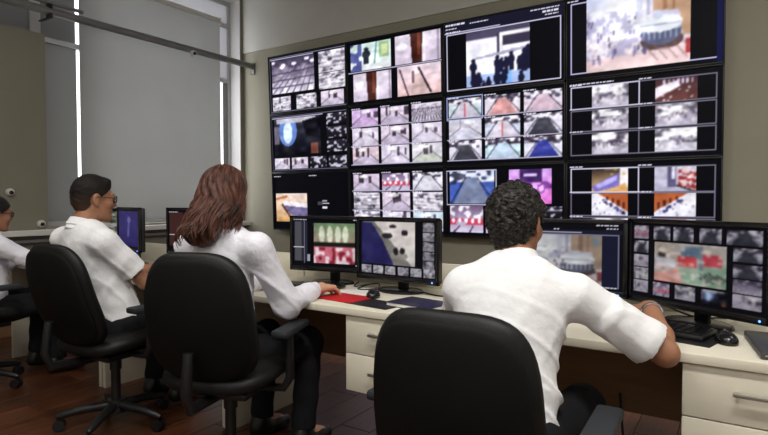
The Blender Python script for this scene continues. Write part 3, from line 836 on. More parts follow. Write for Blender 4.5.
# ================================================================== DESKS
DYF, DYB, DTOP = 1.88, 2.56, 0.74
def drawer_unit(parent, x0, x1):
    w = x1 - x0; cx = (x0 + x1) / 2
    MB().box((cx, 2.14, 0.55), (w, 0.46, 0.318), 0.002).build('pedestal', M_DESK, parent)
    for k in range(2):
        zc = 0.709 - 0.083 - k * 0.164
        d = MB().box((cx, 1.902, zc), (w, 0.018, 0.160), 0.0025).build('drawer', M_DESK, parent)
        h = MB()
        h.box((cx, 1.868, zc + 0.014), (0.125, 0.010, 0.014), 0.003)
        for s in (-1, 1): h.box((cx + s * 0.05, 1.881, zc + 0.014), (0.010, 0.026, 0.010), 0.002)
        ho = h.build('handle', M_STEEL, d)
        tag(ho, 'brushed steel bar handle')
def desk(x0, x1, label):
    t = thing('desk', ((x0 + x1) / 2, DYF, 0), 0, label, 'desk', 'row of cream desks facing the video wall')
    class Shift: pass
    cx = (x0 + x1) / 2
    inv = Matrix.Translation((-cx, -DYF, 0))
    parts0 = set(bpy.data.objects)
    MB().box((cx, (DYF + DYB) / 2, DTOP - 0.015), (x1 - x0 - 0.003, DYB - DYF, 0.03), 0.003).build('worktop', M_DESK, t)
    for x in (x0 + 0.02, x1 - 0.02):
        MB().box((x, (DYF + DYB) / 2 + 0.01, (DTOP - 0.03) / 2), (0.03, DYB - DYF - 0.12, DTOP - 0.032), 0.002).build('side_panel', M_DESK, t)
    MB().box((cx, 2.46, 0.515), (x1 - x0 - 0.075, 0.018, 0.385), 0.002).build('modesty_panel', M_BROWN, t)
    MB().box((cx, DYB + 0.0125, 0.775), (x1 - x0 - 0.003, 0.025, 0.19), 0.003).build('back_panel', M_DESK, t)
    drawer_unit(t, x1 - 0.425, x1 - 0.038)
    for o in set(bpy.data.objects) - parts0:
        o.data.transform(inv)
    return t
desk(-1.00, 0.275, 'cream desk with steel drawer handle at the right edge, nearest the camera')
desk(-2.25, -1.005, 'cream desk with a red card in front of the woman with auburn hair')
desk(-3.42, -2.255, 'cream desk in front of the man with glasses in a polo shirt')
desk(-4.66, -3.425, 'cream desk farthest left, below the window wall')

# ================================================================== MONITORS
def monitor(loc, rz, w, h, pic, label, rise=0.10):
    t = thing('monitor', (loc[0], loc[1], DTOP), rz, label, 'monitor', 'desktop monitors')
    cz = rise + h / 2
    b = 0.018
    f = MB()
    for s in (-1, 1):
        f.box((s * (w / 2 - b / 2), 0, cz), (b, 0.022, h), 0.003)
    f.box((0, 0, cz + h / 2 - b / 2), (w, 0.022, b), 0.003)
    f.box((0, 0, cz - h / 2 + .014), (w, 0.022, 0.028), 0.003)
    f.build('bezel', M_GLOSSK, t)
    MB().box((0, 0.022, cz), (w - 0.008, 0.030, h - 0.008), 0.010).box((0, 0.045, cz - .02), (w * .55, 0.03, h * .6), 0.012).build('housing', M_BLACKP, t)
    so = link('screen', pic.mesh('screen', w - 2 * b + .002, h - b - .026), M_SCRD, t, smooth=False)
    so.location = (0, -0.005, cz + .005)
    MB().lathe((w / 2 - .035, -0.011, cz - h / 2 + .013), [(.0005, .0), (.004, 0.0), (.0035, -.0015), (.0005, -.002)], 10, 'Y').build('power_light', M_LED, t)
    st = MB()
    st.box((0, 0.062, (cz - .02) / 2 + .01), (0.06, 0.022, cz - .02), 0.008)
    st.build('stand_neck', M_BLACKP, t)
    ba = MB(); prof = []
    b2 = bmesh.new()
    n = 36; rings = []
    for (sc, z) in ((1.0, 0.001), (1.0, 0.008), (.94, .013), (.3, .018)):
        ring = []
        for k in range(n):
            a = 2 * PI * k / n
            ring.append(b2.verts.new((0.125 * sc * math.cos(a), 0.035 + 0.09 * sc * math.sin(a), z)))
        rings.append(ring)
    for a, c in zip(rings[:-1], rings[1:]):
        for k in range(n): b2.faces.new((a[k], a[(k + 1) % n], c[(k + 1) % n], c[k]))
    b2.faces.new(rings[0][::-1]); b2.faces.new(rings[-1])
    ba.add(b2); ba.build('stand_base', M_GLOSSK, t)
    return t
def PM(): return Pic(112, 64, (9, 9, 14))
m1 = PM(); m1.rect(.02, .20, .06, .9, (44, 44, 56)); m1.rect(.03, .12, .06, .9, (84, 82, 90)); m1.rect(.16, .17, .03, .95, (120, 120, 150)); m1.text(.02, .2, .03, 2); m1.hline(.02, .17, .6, (230, 228, 236)); m1.rect(.2, .24, .76, .9, (170, 170, 186)); m1.tile(.29, .83, .09, .93, s_food, 200); m1.text(.82, .98, .03, 3); m1.text(.85, .98, .96, 3)
monitor((-1.90, 2.37), R(10), 0.50, 0.305, m1, 'monitor left of the woman\'s pair, showing a green and pink scene', .068)
m2 = PM(); m2.tile(.03, .74, .03, .80, s_panda, 201); [m2.tile(.84, .98, .03 + .165 * k, .18 + .165 * k, s_hall, 210 + k, gain=.7) for k in range(5)]; [m2.tile(.03 + .165 * k, .165 + .165 * k, .83, .98, s_clutter, 220 + k, gain=.8) for k in range(6)]
monitor((-1.445, 2.33), R(-4), 0.50, 0.32, m2, 'monitor right of the woman\'s pair, showing a dark blue shape and thumbnails', .055)
m3 = PM(); m3.rect(0, 1, .1, .17, (26, 26, 44)); m3.text(.8, .97, .04, 1); m3.text(.88, .97, .09, 2); m3.text(.45, .5, .11, 2); m3.hline(.0, .68, .15, (170, 166, 186)); m3.frame(.02, .965, .18, .95, (120, 120, 150)); m3.tile(.1, .83, .19, .94, s_plaza, 230, dim=.82, sat=.55); m3.rect(.83, .96, .19, .94, (24, 26, 48)); m3.text(.82, .96, .955, 5)
monitor((-0.66, 2.415), R(3), 0.53, 0.325, m3, 'monitor beside the foreground man\'s head, showing a pale plaza', .055)
m4 = PM(); 
for k, (a, b) in enumerate(((.02, .15), (.19, .33), (.36, .51), (.55, .71), (.74, .97))): m4.tile(a, b, .04, .22, (s_redhall, s_road, s_road, s_road, s_road)[k], 240 + k, gain=.75)
for k in range(4): m4.tile(.02, .15, .25 + .18 * k, .41 + .18 * k, (s_road, s_room, s_clutter, s_room)[k], 250 + k, gain=.75)
for k in range(4): m4.tile(.79, .97, .25 + .18 * k, .41 + .18 * k, (s_road, s_road, s_parking, s_room)[k], 260 + k, gain=.75)
for k, (a, b) in enumerate(((.19, .33), (.37, .53), (.57, .75))): m4.tile(a, b, .79, .96, (s_redhall, s_hall, s_bluehall)[k], 270 + k, gain=.8)
m4.tile(.2, .74, .25, .76, s_cross, 280, gain=.95)
monitor((-0.155, 2.30), R(-31), 0.555, 0.335, m4, 'large monitor at the right edge, showing a mosaic around a street crossing', .052)
m5 = PM(); m5.tile(.03, .97, .04, .95, s_leaf, 290, gain=.75)
monitor((-4.06, 2.40), R(8), 0.48, 0.30, m5, 'monitor behind the bespectacled man\'s face, showing yellow leafy clutter')
m6 = PM(); m6.tile(.03, .97, .04, .96, s_purpscr, 291)
monitor((-3.65, 2.29), R(-15), 0.48, 0.31, m6, 'monitor with a plain violet screen right of the bespectacled man')
m7 = PM(); m7.rect(.02, .3, .06, .9, (66, 40, 36)); m7.hline(.03, .2, .62, (220, 216, 220)); m7.rect(.28, .55, .2, .8, (150, 96, 70)); m7.rect(.36, .46, .2, .5, (240, 200, 170)); m7.text(.02, .2, .05, 3)
monitor((-3.04, 2.37), R(6), 0.50, 0.31, m7, 'dark monitor with an orange patch left of the auburn hair')
# ================================================================== SMALL THINGS ON THE DESKS
def keyboard(x, y, rz, label):
    t = thing('keyboard', (x, y, DTOP), rz, label, 'keyboard', 'black keyboards')
    MB().box((0, 0, 0.011), (0.44, 0.155, 0.016), 0.005).build('body', M_BLACKP, t)
    k = MB()
    for r_ in range(5):
        n = 15
        for c_ in range(n):
            k.box((-0.20 + c_ * 0.4 / (n - 1), -0.055 + r_ * 0.0262, 0.022), (0.0225, 0.021, 0.007))
    ko = k.build('keys', M_GLOSSK, t, smooth=False)
    ko['kind'] = 'stuff'
    return t
keyboard(-1.94, 2.185, R(12), 'black keyboard under the woman\'s monitor by the red card')
keyboard(-0.30, 2.17, R(-14), 'black keyboard under the foreground man\'s hand')
keyboard(-2.85, 2.13, R(0), 'black keyboard in front of the man with glasses')
keyboard(-4.05, 2.13, R(0), 'black keyboard on the desk farthest left')

def mouse(x, y, rz, label, cable):
    t = thing('computer_mouse', (x, y, DTOP), rz, label, 'mouse', 'black computer mice')
    b = bmesh.new()
    bmesh.ops.create_uvsphere(b, u_segments=24, v_segments=14, radius=1.0)
    for v in b.verts:
        z = max(v.co.z, -0.25)
        v.co = Vector((v.co.x * 0.033 * (1 - .08 * v.co.y), v.co.y * 0.056, (z + .25) * 0.030 * (1 - .12 * v.co.y)))
    mb = MB(); mb.add(b); mb.build('body', M_GLOSSK, t)
    MB().cyl((-.003, 0.03, 0.031), (.003, 0.03, 0.031), 0.008, n=14).build('wheel', M_GREYC, t)
    MB().tube(bez(cable, 24), 0.0022, 6).build('cable', M_CABLE, t)
    return t
mouse(-0.042, 2.09, R(12), 'black mouse on bare worktop at the right edge', [(0, .05, .012), (.0, .10, .006), (-.03, .2, .006), (.03, .30, .006), (.0, .40, .006)])
mouse(-1.465, 2.155, R(25), 'black mouse between the red card and the navy notebook', [(0, .05, .012), (.0, .09, .006), (-.05, .16, .006), (-.02, .25, .006)])
mouse(-2.55, 2.06, 0, 'black mouse on the desk of the man with glasses', [(0, .05, .012), (.0, .10, .006), (-.03, .2, .006), (.03, .30, .006)])

rc = MB().box((0, 0, 0.003), (0.23, 0.17, 0.005), 0.001).build('red_card', M_RED); rc.location = (-1.565, 2.06, DTOP); rc.rotation_euler.z = R(-6)
tag(rc, 'flat red card beside the woman\'s hand', 'card')
bp_ = MB().box((0, 0, 0.002), (0.24, 0.15, 0.003), 0.001).build('mouse_pad', M_BLACKP); bp_.location = (-1.36, 2.02, DTOP); bp_.rotation_euler.z = R(-8)
tag(bp_, 'thin black pad in front of the mouse by the red card', 'pad')
wp = MB().box((0, 0, 0.001), (0.20, 0.14, 0.002)).build('paper_sheet', M_PAPER); wp.location = (-1.62, 2.22, DTOP); wp.rotation_euler.z = R(20)
tag(wp, 'white paper sheet behind the red card', 'paper')
nb = thing('notebook', (-1.17, 2.08, DTOP), R(-10), 'closed navy blue notebook lying left of the foreground man', 'notebook')
MB().box((0, 0, 0.009), (0.235, 0.17, 0.014)).build('pages', M_PAPER, nb); MB().box((0, 0, 0.0175), (0.24, 0.175, 0.003), 0.001).box((0, 0, 0.0015), (0.24, 0.175, 0.003), 0.001).build('cover', M_NAVY, nb)
gf = thing('grey_folder', (0.135, 2.08, DTOP), R(8), 'dark grey document case cut off by the right edge of the picture', 'folder')
MB().box((0, 0, 0.012), (0.22, 0.30, 0.022), 0.005).build('case', M_GREYC, gf); MB().box((0, -0.147, 0.012), (0.20, 0.01, 0.004), 0.001).build('rim', M_STEEL, gf)
# mat under the man's keyboard
mp_ = MB().box((0, 0, 0.001), (0.30, 0.24, 0.002)).build('desk_mat', M_BLACKP, smooth=False); mp_.location = (-0.20, 2.135, DTOP); mp_.rotation_euler.z = R(-14)
tag(mp_, 'thin black mat under the foreground man\'s keyboard', 'mat')
def cord(name, pts, r, label):
    P0 = Vector(pts[0])
    o = MB().tube(bez(pts, 40), r, 7).build(name, M_CABLE)
    return tag(o, label, 'cable', 'loose black cables')
z0 = DTOP + .004
cord('cable', [(-0.55, 2.53, z0), (-0.42, 2.40, z0), (-0.30, 2.50, z0 + .03), (-0.16, 2.42, z0 + .01), (-0.05, 2.50, z0)], .0035, 'black cable looping behind the large right monitor\'s stand')
cord('cable', [(-0.02, 2.50, z0), (0.0, 2.32, z0 + .06), (0.06, 2.36, z0 + .03), (0.10, 2.45, z0 + .10)], .003, 'black cable drooping below the right corner of the large monitor')
cord('cable', [(-1.80, 2.50, z0), (-1.72, 2.36, z0), (-1.60, 2.40, z0 + .02), (-1.52, 2.30, z0), (-1.40, 2.42, z0), (-1.2, 2.34, z0), (-1.05, 2.48, z0)], .0035, 'black cable tangled behind the woman\'s right monitor')
cord('cable', [(-1.70, 2.46, z0), (-1.66, 2.30, z0), (-1.58, 2.33, z0), (-1.50, 2.44, z0)], .003, 'short black cable between the woman\'s two monitors')
cord('cable', [(-0.42, 2.44, .40), (-0.38, 2.38, .18), (-0.26, 2.34, .10), (-0.17, 2.37, .20), (-0.10, 2.40, .12), (0.05, 2.40, .02)], .005, 'black cable hanging under the nearest desk')

# ================================================================== CHAIRS
def slab(w, h, t, curve, n=48, m=14, e=3.2, taper=0.0):
    """padded slab with rounded outline in local XZ (thickness along Y), bowed by curve"""
    b = bmesh.new()
    def pt(s, k, side):
        a = 2 * PI * k / n
        ca, sa = math.cos(a), math.sin(a)
        x = math.copysign(abs(ca) ** (2 / e), ca) * w / 2 * s
        z = math.copysign(abs(sa) ** (2 / e), sa) * h / 2 * s
        x *= 1 - taper * (z / h)
        y = side * t / 2 * max(0.0, 1 - s ** 7) ** 0.45
        return Vector((x, y + curve * (x / (w / 2)) ** 2 - .03 * math.sin((z / h + .5) * PI), z))
    for side in (-1, 1):
        c = b.verts.new(pt(0, 0, side)); prev = None
        for j in range(1, m + 1):
            s = 1 - (1 - j / m) ** 1.6
            ring = [b.verts.new(pt(s, k, side)) for k in range(n)]
            for k in range(n):
                if prev is None: b.faces.new((c, ring[k], ring[(k + 1) % n]))
                else: b.faces.new((prev[k], ring[k], ring[(k + 1) % n], prev[(k + 1) % n]))
            prev = ring
    bmesh.ops.remove_doubles(b, verts=b.verts, dist=0.0004)
    return b
def make_chair(loc, rz, label, back_z=0.72, recline=10, back_w=.47, back_h=.54, base_rot=0.0, back_y=-0.245, arms=True, arm_z=.655, arm_x=.275, e=3.2):
    t = thing('office_chair', (loc[0], loc[1], 0), rz, label, 'chair', 'black office chairs')
    # seat
    b = slab(0.50, 0.48, 0.09, 0.0, e=3.0); b.transform(Matrix.Translation((0, 0.0, 0.455)) @ Matrix.Rotation(R(-90), 4, 'X'))
    mb = MB(); mb.add(b); mb.build('seat', M_LEATHER, t)
    MB().box((0, 0, 0.40), (0.30, 0.30, 0.03), 0.01).build('seat_plate', M_BLACKP, t)
    Mx = Matrix.Translation((0, back_y, back_z)) @ Matrix.Rotation(R(recline), 4, 'X')
    b = slab(back_w, back_h, 0.075, 0.035, taper=0.12, e=e); b.transform(Matrix.Translation((0, 0.012, 0))); b.transform(Mx)
    mb = MB(); mb.add(b); br = mb.build('backrest', M_LEATHER, t)
    b = slab(back_w * .93, back_h * .93, 0.03, 0.035, taper=0.12, e=e); b.transform(Matrix.Translation((0, -0.025, 0))); b.transform(Mx)
    mb = MB(); mb.add(b); mb.build('back_shell', M_SHELL, br)
    yb = back_y - .03
    MB().loft([(Vector((0, -0.05, 0.385)), .022), (Vector((0, yb - .03, 0.40)), .022), (Vector((0, yb - .055, 0.47)), .022), (Vector((0, yb - .035, 0.62)), .020)], 12).build('back_bar', M_BLACKP, t)
    if arms:
        for s in (-1, 1):
            a = MB().box((s * arm_x, 0.02, arm_z), (0.075, 0.26, 0.032), 0.012).build('armrest', M_ARM, t)
            MB().loft([(Vector((s * .15, -.0, .40)), .016), (Vector((s * .25, -.0, .405)), .018), (Vector((s * (arm_x + .003), -.0, .45)), .02), (Vector((s * arm_x, .0, arm_z - .013)), .02)], 10).build('post', M_BLACKP, a)
    MB().loft([(Vector((0, 0, .40)), .03), (Vector((0, 0, .30)), .03)], 16).loft([(Vector((0, 0, .31)), .024), (Vector((0, 0, .13)), .024)], 16).loft([(Vector((0, 0, .14)), .045), (Vector((0, 0, .07)), .05)], 18).build('column', M_BLACKP, t)
    rb = .27
    for k in range(5):
        a = base_rot + 2 * PI * k / 5
        d = Vector((math.cos(a), math.sin(a), 0))
        l = MB().loft([(d * .03 + Vector((0, 0, .11)), .026), (d * .16 + Vector((0, 0, .10)), .022), (d * rb + Vector((0, 0, .078)), .017), (d * (rb + .015) + Vector((0, 0, .072)), .012)], 10).build('leg', M_BLACKP, t)
        c = MB(); q = Vector((-d.y, d.x, 0)); p0 = d * rb + Vector((0, 0, .03))
        for s in (-1, 1): c.loft([(p0 + q * s * .006, .0285), (p0 + q * s * .024, .0285)], 16)
        c.loft([(p0 + Vector((0, 0, .0)), .008), (p0 + Vector((0, 0, .045)), .008)], 8)
        c.build('caster', M_BLACKP, l)
    return t
make_chair((-0.62, 1.50), R(2), 'large black office chair back filling the foreground, under the greying man', back_z=.650, back_h=.56, recline=9, back_y=-.25, base_rot=.3, arm_z=.60, arm_x=.315, e=3.8)
make_chair((-1.86, 1.63), R(20), 'black office chair of the woman with auburn hair', back_z=.735, recline=11, base_rot=.9, back_y=-.25)
make_chair((-2.80, 1.67), R(4), 'black office chair of the man with glasses in the polo shirt', back_z=.73, recline=17, base_rot=.2, back_y=-.28)
make_chair((-4.12, 1.52), R(0), 'black office chair at the left edge of the picture', back_z=.70, recline=12, base_rot=.5)

# ================================================================== PEOPLE (signed-distance bodies meshed with surface nets)
def V3(*a): return np.array(a, float)
class Sdf:
    def __init__(s): s.ops = []; s.posts = []
    def cone(s, a, b, r0, r1=None, k=.02, cap0=False, cap1=False, sub=False):
        s.ops.append(('cone', np.array(a, float), np.array(b, float), r0, r0 if r1 is None else r1, k, cap0, cap1, sub)); return s
    def chain(s, pts, k=.02):
        for (a, ra), (b, rb) in zip(pts[:-1], pts[1:]): s.cone(a, b, ra, rb, k)
        return s
    def ell(s, c, r, rot=None, k=.02, sub=False):
        s.ops.append(('ell', np.array(c, float), np.array(r, float), np.eye(3) if rot is None else np.array(rot, float), k, sub)); return s
    def ring(s, a, b, r0, r1, th, k=.004, sq=1.0, rot=None):
        s.ops.append(('ring', np.array(a, float), np.array(b, float), r0, r1, th, k)); return s
    def post(s, f): s.posts.append(f); return s
    def bounds(s):
        lo = np.full(3, 1e9); hi = -lo
        for o in s.ops:
            if o[0] == 'cone':
                if o[8]: continue
                r = max(o[3], o[4]); l = np.minimum(o[1], o[2]) - r; h = np.maximum(o[1], o[2]) + r
            elif o[0] == 'ell':
                if o[5]: continue
                r = o[2].max(); l = o[1] - r; h = o[1] + r
            else:
                r = max(o[3], o[4]) + o[5]; l = np.minimum(o[1], o[2]) - r; h = np.maximum(o[1], o[2]) + r
            lo = np.minimum(lo, l); hi = np.maximum(hi, h)
        return lo, hi
    def mesh(s, name, vox):
        lo, hi = s.bounds(); lo = lo - 4 * vox - .01; hi = hi + 4 * vox + .01
        n = np.ceil((hi - lo) / vox).astype(int) + 1
        D = np.full(n, 0.3, np.float32)
        ax = [lo[i] + vox * np.arange(n[i]) for i in range(3)]
        for o in s.ops:
            if o[0] == 'cone': r = max(o[3], o[4]); l = np.minimum(o[1], o[2]) - r; h = np.maximum(o[1], o[2]) + r; k = o[5]
            elif o[0] == 'ell': r = o[2].max(); l = o[1] - r; h = o[1] + r; k = o[4]
            else: r = max(o[3], o[4]) + o[5]; l = np.minimum(o[1], o[2]) - r; h = np.maximum(o[1], o[2]) + r; k = o[6]
            mg = k + 4 * vox + .012
            i0 = np.clip(np.floor((l - mg - lo) / vox).astype(int), 0, n); i1 = np.clip(np.ceil((h + mg - lo) / vox).astype(int) + 1, 0, n)
            if (i1 <= i0).any(): continue
            sl = tuple(slice(i0[i], i1[i]) for i in range(3))
            X = ax[0][sl[0]][:, None, None]; Y = ax[1][sl[1]][None, :, None]; Z = ax[2][sl[2]][None, None, :]
            sub = False
            if o[0] in ('cone', 'ring'):
                a, b = o[1], o[2]; ab = b - a; L2 = ab @ ab + 1e-12; Ln = math.sqrt(L2)
                px, py, pz = X - a[0], Y - a[1], Z - a[2]
                tr = (px * ab[0] + py * ab[1] + pz * ab[2]) / L2
                t = np.clip(tr, 0, 1)
                if o[0] == 'cone':
                    d = np.sqrt((px - t * ab[0]) ** 2 + (py - t * ab[1]) ** 2 + (pz - t * ab[2]) ** 2) - (o[3] + (o[4] - o[3]) * t)
                    if o[7]: d = np.maximum(d, (tr - 1) * Ln)
                    if o[6]: d = np.maximum(d, -tr * Ln)
                    sub = o[8]
                else:
                    rad = np.sqrt(np.maximum((px - tr * ab[0]) ** 2 + (py - tr * ab[1]) ** 2 + (pz - tr * ab[2]) ** 2, 0))
                    d = np.maximum(np.abs(rad - (o[3] + (o[4] - o[3]) * t)) - o[5], np.maximum(tr - 1, -tr) * Ln)
            else:
                Rm = o[3]; px, py, pz = X - o[1][0], Y - o[1][1], Z - o[1][2]
                q = [px * Rm[0, i] + py * Rm[1, i] + pz * Rm[2, i] for i in range(3)]
                k0 = np.sqrt(sum((q[i] / o[2][i]) ** 2 for i in range(3))); k1 = np.sqrt(sum((q[i] / o[2][i] ** 2) ** 2 for i in range(3))) + 1e-9
                d = k0 * (k0 - 1) / k1; sub = o[5]
            cur = D[sl]
            if sub:
                d = -d; hh = np.clip(.5 - .5 * (cur - d) / k, 0, 1)
                D[sl] = cur * (1 - hh) + d * hh + k * hh * (1 - hh)
            else:
                hh = np.clip(.5 + .5 * (cur - d) / k, 0, 1)
                D[sl] = cur * (1 - hh) + d * hh - k * hh * (1 - hh)
        if s.posts:
            X = ax[0][:, None, None]; Y = ax[1][None, :, None]; Z = ax[2][None, None, :]
            for f in s.posts: D = f(D, X, Y, Z).astype(np.float32)
        co, q = surface_nets(D, lo, vox)
        return mesh_np(name, co, q)

def surface_nets(D, lo, vox):
    S = D < 0
    c = [S[i:S.shape[0] - 1 + i, j:S.shape[1] - 1 + j, k:S.shape[2] - 1 + k] for i in (0, 1) for j in (0, 1) for k in (0, 1)]
    anyc = c[0].copy(); allc = c[0].copy()
    for x in c[1:]: anyc |= x; allc &= x
    act = anyc & ~allc
    I = np.argwhere(act)
    idx = np.full(act.shape, -1, np.int32); idx[act] = np.arange(len(I))
    acc = np.zeros((len(I), 3)); cnt = np.zeros(len(I))
    corners = [(i, j, k) for i in (0, 1) for j in (0, 1) for k in (0, 1)]
    vals = {cc: D[I[:, 0] + cc[0], I[:, 1] + cc[1], I[:, 2] + cc[2]].astype(float) for cc in corners}
    for a in corners:
        for axx in range(3):
            if a[axx] == 0:
                b = list(a); b[axx] = 1; b = tuple(b)
                va, vb = vals[a], vals[b]
                m = (va < 0) != (vb < 0)
                t = np.where(m, va / np.where(m, va - vb, 1), 0)
                for q in range(3):
                    acc[:, q] += np.where(m, a[q] + (t if q == axx else 0), 0)
                cnt += m
    co = lo + vox * (I + acc / cnt[:, None])
    quads = []
    for axx in range(3):
        o1, o2 = [(1, 2), (2, 0), (0, 1)][axx]
        sl0 = [slice(1, -1)] * 3; sl0[axx] = slice(0, -1)
        sl1 = list(sl0); sl1[axx] = slice(1, None)
        A = S[tuple(sl0)]; B = S[tuple(sl1)]
        E = np.argwhere(A != B)
        if len(E) == 0: continue
        inside = A[E[:, 0], E[:, 1], E[:, 2]]
        P0 = E.copy(); P0[:, o1] += 1; P0[:, o2] += 1
        def get(d1, d2):
            q = P0.copy(); q[:, o1] -= d1; q[:, o2] -= d2
            q = np.minimum(q, np.array(idx.shape) - 1)
            return idx[q[:, 0], q[:, 1], q[:, 2]]
        f = np.stack([get(1, 1), get(0, 1), get(0, 0), get(1, 0)], 1)
        f = np.where(inside[:, None], f, f[:, ::-1])
        f = f[(f >= 0).all(1)]
        quads.append(f)
    return co, np.concatenate(quads)

def nrm(v): v = np.array(v, float); return v / (np.linalg.norm(v) + 1e-12)
def frame3(fwd, up):
    f = nrm(fwd); r = nrm(np.cross(f, up)); u = np.cross(r, f)
    return np.stack([r, f, u], 1)      # columns: right(x) forward(y) up(z)

def hand(S, w, f, up, s, curl=(.25, .35, .3), scale=1.0, spread=.10, grip=0.0):
    """w wrist, f finger direction, up back-of-hand normal, s=+1 right hand (thumb towards -side)"""
    F = frame3(f, up); r, f, u = F[:, 0], F[:, 1], F[:, 2]
    inner = -r * s
    w = np.array(w, float); sc = scale
    pc = w + f * .045 * sc
    S.cone(w, w + f * .03 * sc, .025 * sc, .027 * sc, .012)
    for o in (-.026, -.009, .009, .026):
        S.cone(w + f * .02 * sc + r * o * .7 * sc, w + f * .085 * sc + r * o * sc, .0145 * sc, .0125 * sc, .008)
    L = [(.030, [.036, .024, .019], .0088), (.010, [.043, .028, .021], .0092), (-.010, [.040, .026, .021], .0088), (-.029, [.030, .020, .017], .0078)]
    for i, (o, seg, rad) in enumerate(L):
        base = w + f * (.086 - (.006 if i in (0,) else .012 if i == 3 else 0)) * sc + inner * o * sc
        d = nrm(f + inner * (1.5 - i) * spread); ang = 0
        p = base; rr = rad * sc
        for j, l in enumerate(seg):
            ang = curl[j] + grip * .1 * i
            d = nrm(d * math.cos(ang) - u * math.sin(ang))
            u2 = u
            q = p + d * l * sc
            S.cone(p, q, rr, rr * .93, .004); p = q; rr *= .93
    # thumb
    tb = w + f * .028 * sc + inner * .024 * sc - u * .006 * sc
    d = nrm(f * .62 + inner * .75 - u * .25)
    p1 = tb + d * .038 * sc; S.cone(tb, p1, .014 * sc, .0115 * sc, .012)
    d = nrm(f * .9 + inner * .35 - u * .25); p2 = p1 + d * .030 * sc; S.cone(p1, p2, .0112 * sc, .010 * sc, .004)
    d = nrm(f * .95 + inner * .05 - u * .3); p3 = p2 + d * .024 * sc; S.cone(p2, p3, .010 * sc, .0085 * sc, .004)

def head(S, c, F, sc=1.0, fem=False):
    def P_(x, y, z): return c + F @ (np.array([x, y, z]) * sc)
    def cone(a, b, r0, r1=None, k=.015, **kw): S.cone(P_(*a), P_(*b), r0 * sc, (r0 if r1 is None else r1) * sc, k, **kw)
    def ell(a, r, k=.015, rot=None, **kw):
        Rr = F if rot is None else F @ rot
        S.ell(P_(*a), np.array(r) * sc, Rr, k, **kw)
    j = .92 if fem else 1.0
    ell((0, -.012, .034), (.076, .097, .087))
    ell((0, .03, -.03), (.061, .064, .084), .02)
    cone((0, .02, -.062), (0, .070, -.094), .044 * j, .025 * j, .02)
    for s in (-1, 1):
        cone((s * .052 * j, -.004, -.046), (s * .026, .062, -.092), .018, .017, .02)
        ell((s * .043, .062, -.018), (.022, .022, .024), .02)
    cone((-.034, .084, .032), (.034, .084, .032), .011, k=.012)
    for s in (-1, 1):
        ell((s * .031, .104, .008), (.019, .016, .013), .012, sub=True)
        ell((s * .031, .077, .008), (.0155, .0145, .0130), .003)
    cone((0, .088, .020), (0, .106, -.024), .0085, .0115, .012)
    ell((0, .107, -.026), (.012, .012, .010), .008)
    for s in (-1, 1): ell((s * .0125, .097, -.030), (.0075, .009, .0075), .006)
    cone((-.019, .087, -.058), (.019, .087, -.058), .0058, k=.006); cone((0, .092, -.0575), (0, .091, -.058), .007, k=.006)
    cone((-.016, .086, -.069), (.016, .086, -.069), .0068, k=.006)
    ell((0, .095, -.0635), (.022, .006, .0016), .004, sub=True)
    for s in (-1, 1):
        a = .30 * s
        rot = np.array([[math.cos(a), -math.sin(a), 0], [math.sin(a), math.cos(a), 0], [0, 0, 1]])
        ell((s * .079, -.012, -.004), (.0085, .019, .031), .008, rot)
        ell((s * .088, -.007, .002), (.0055, .011, .018), .004, rot, sub=True)
        ell((s * .076, -.002, -.03), (.007, .008, .011), .006)
    return P_

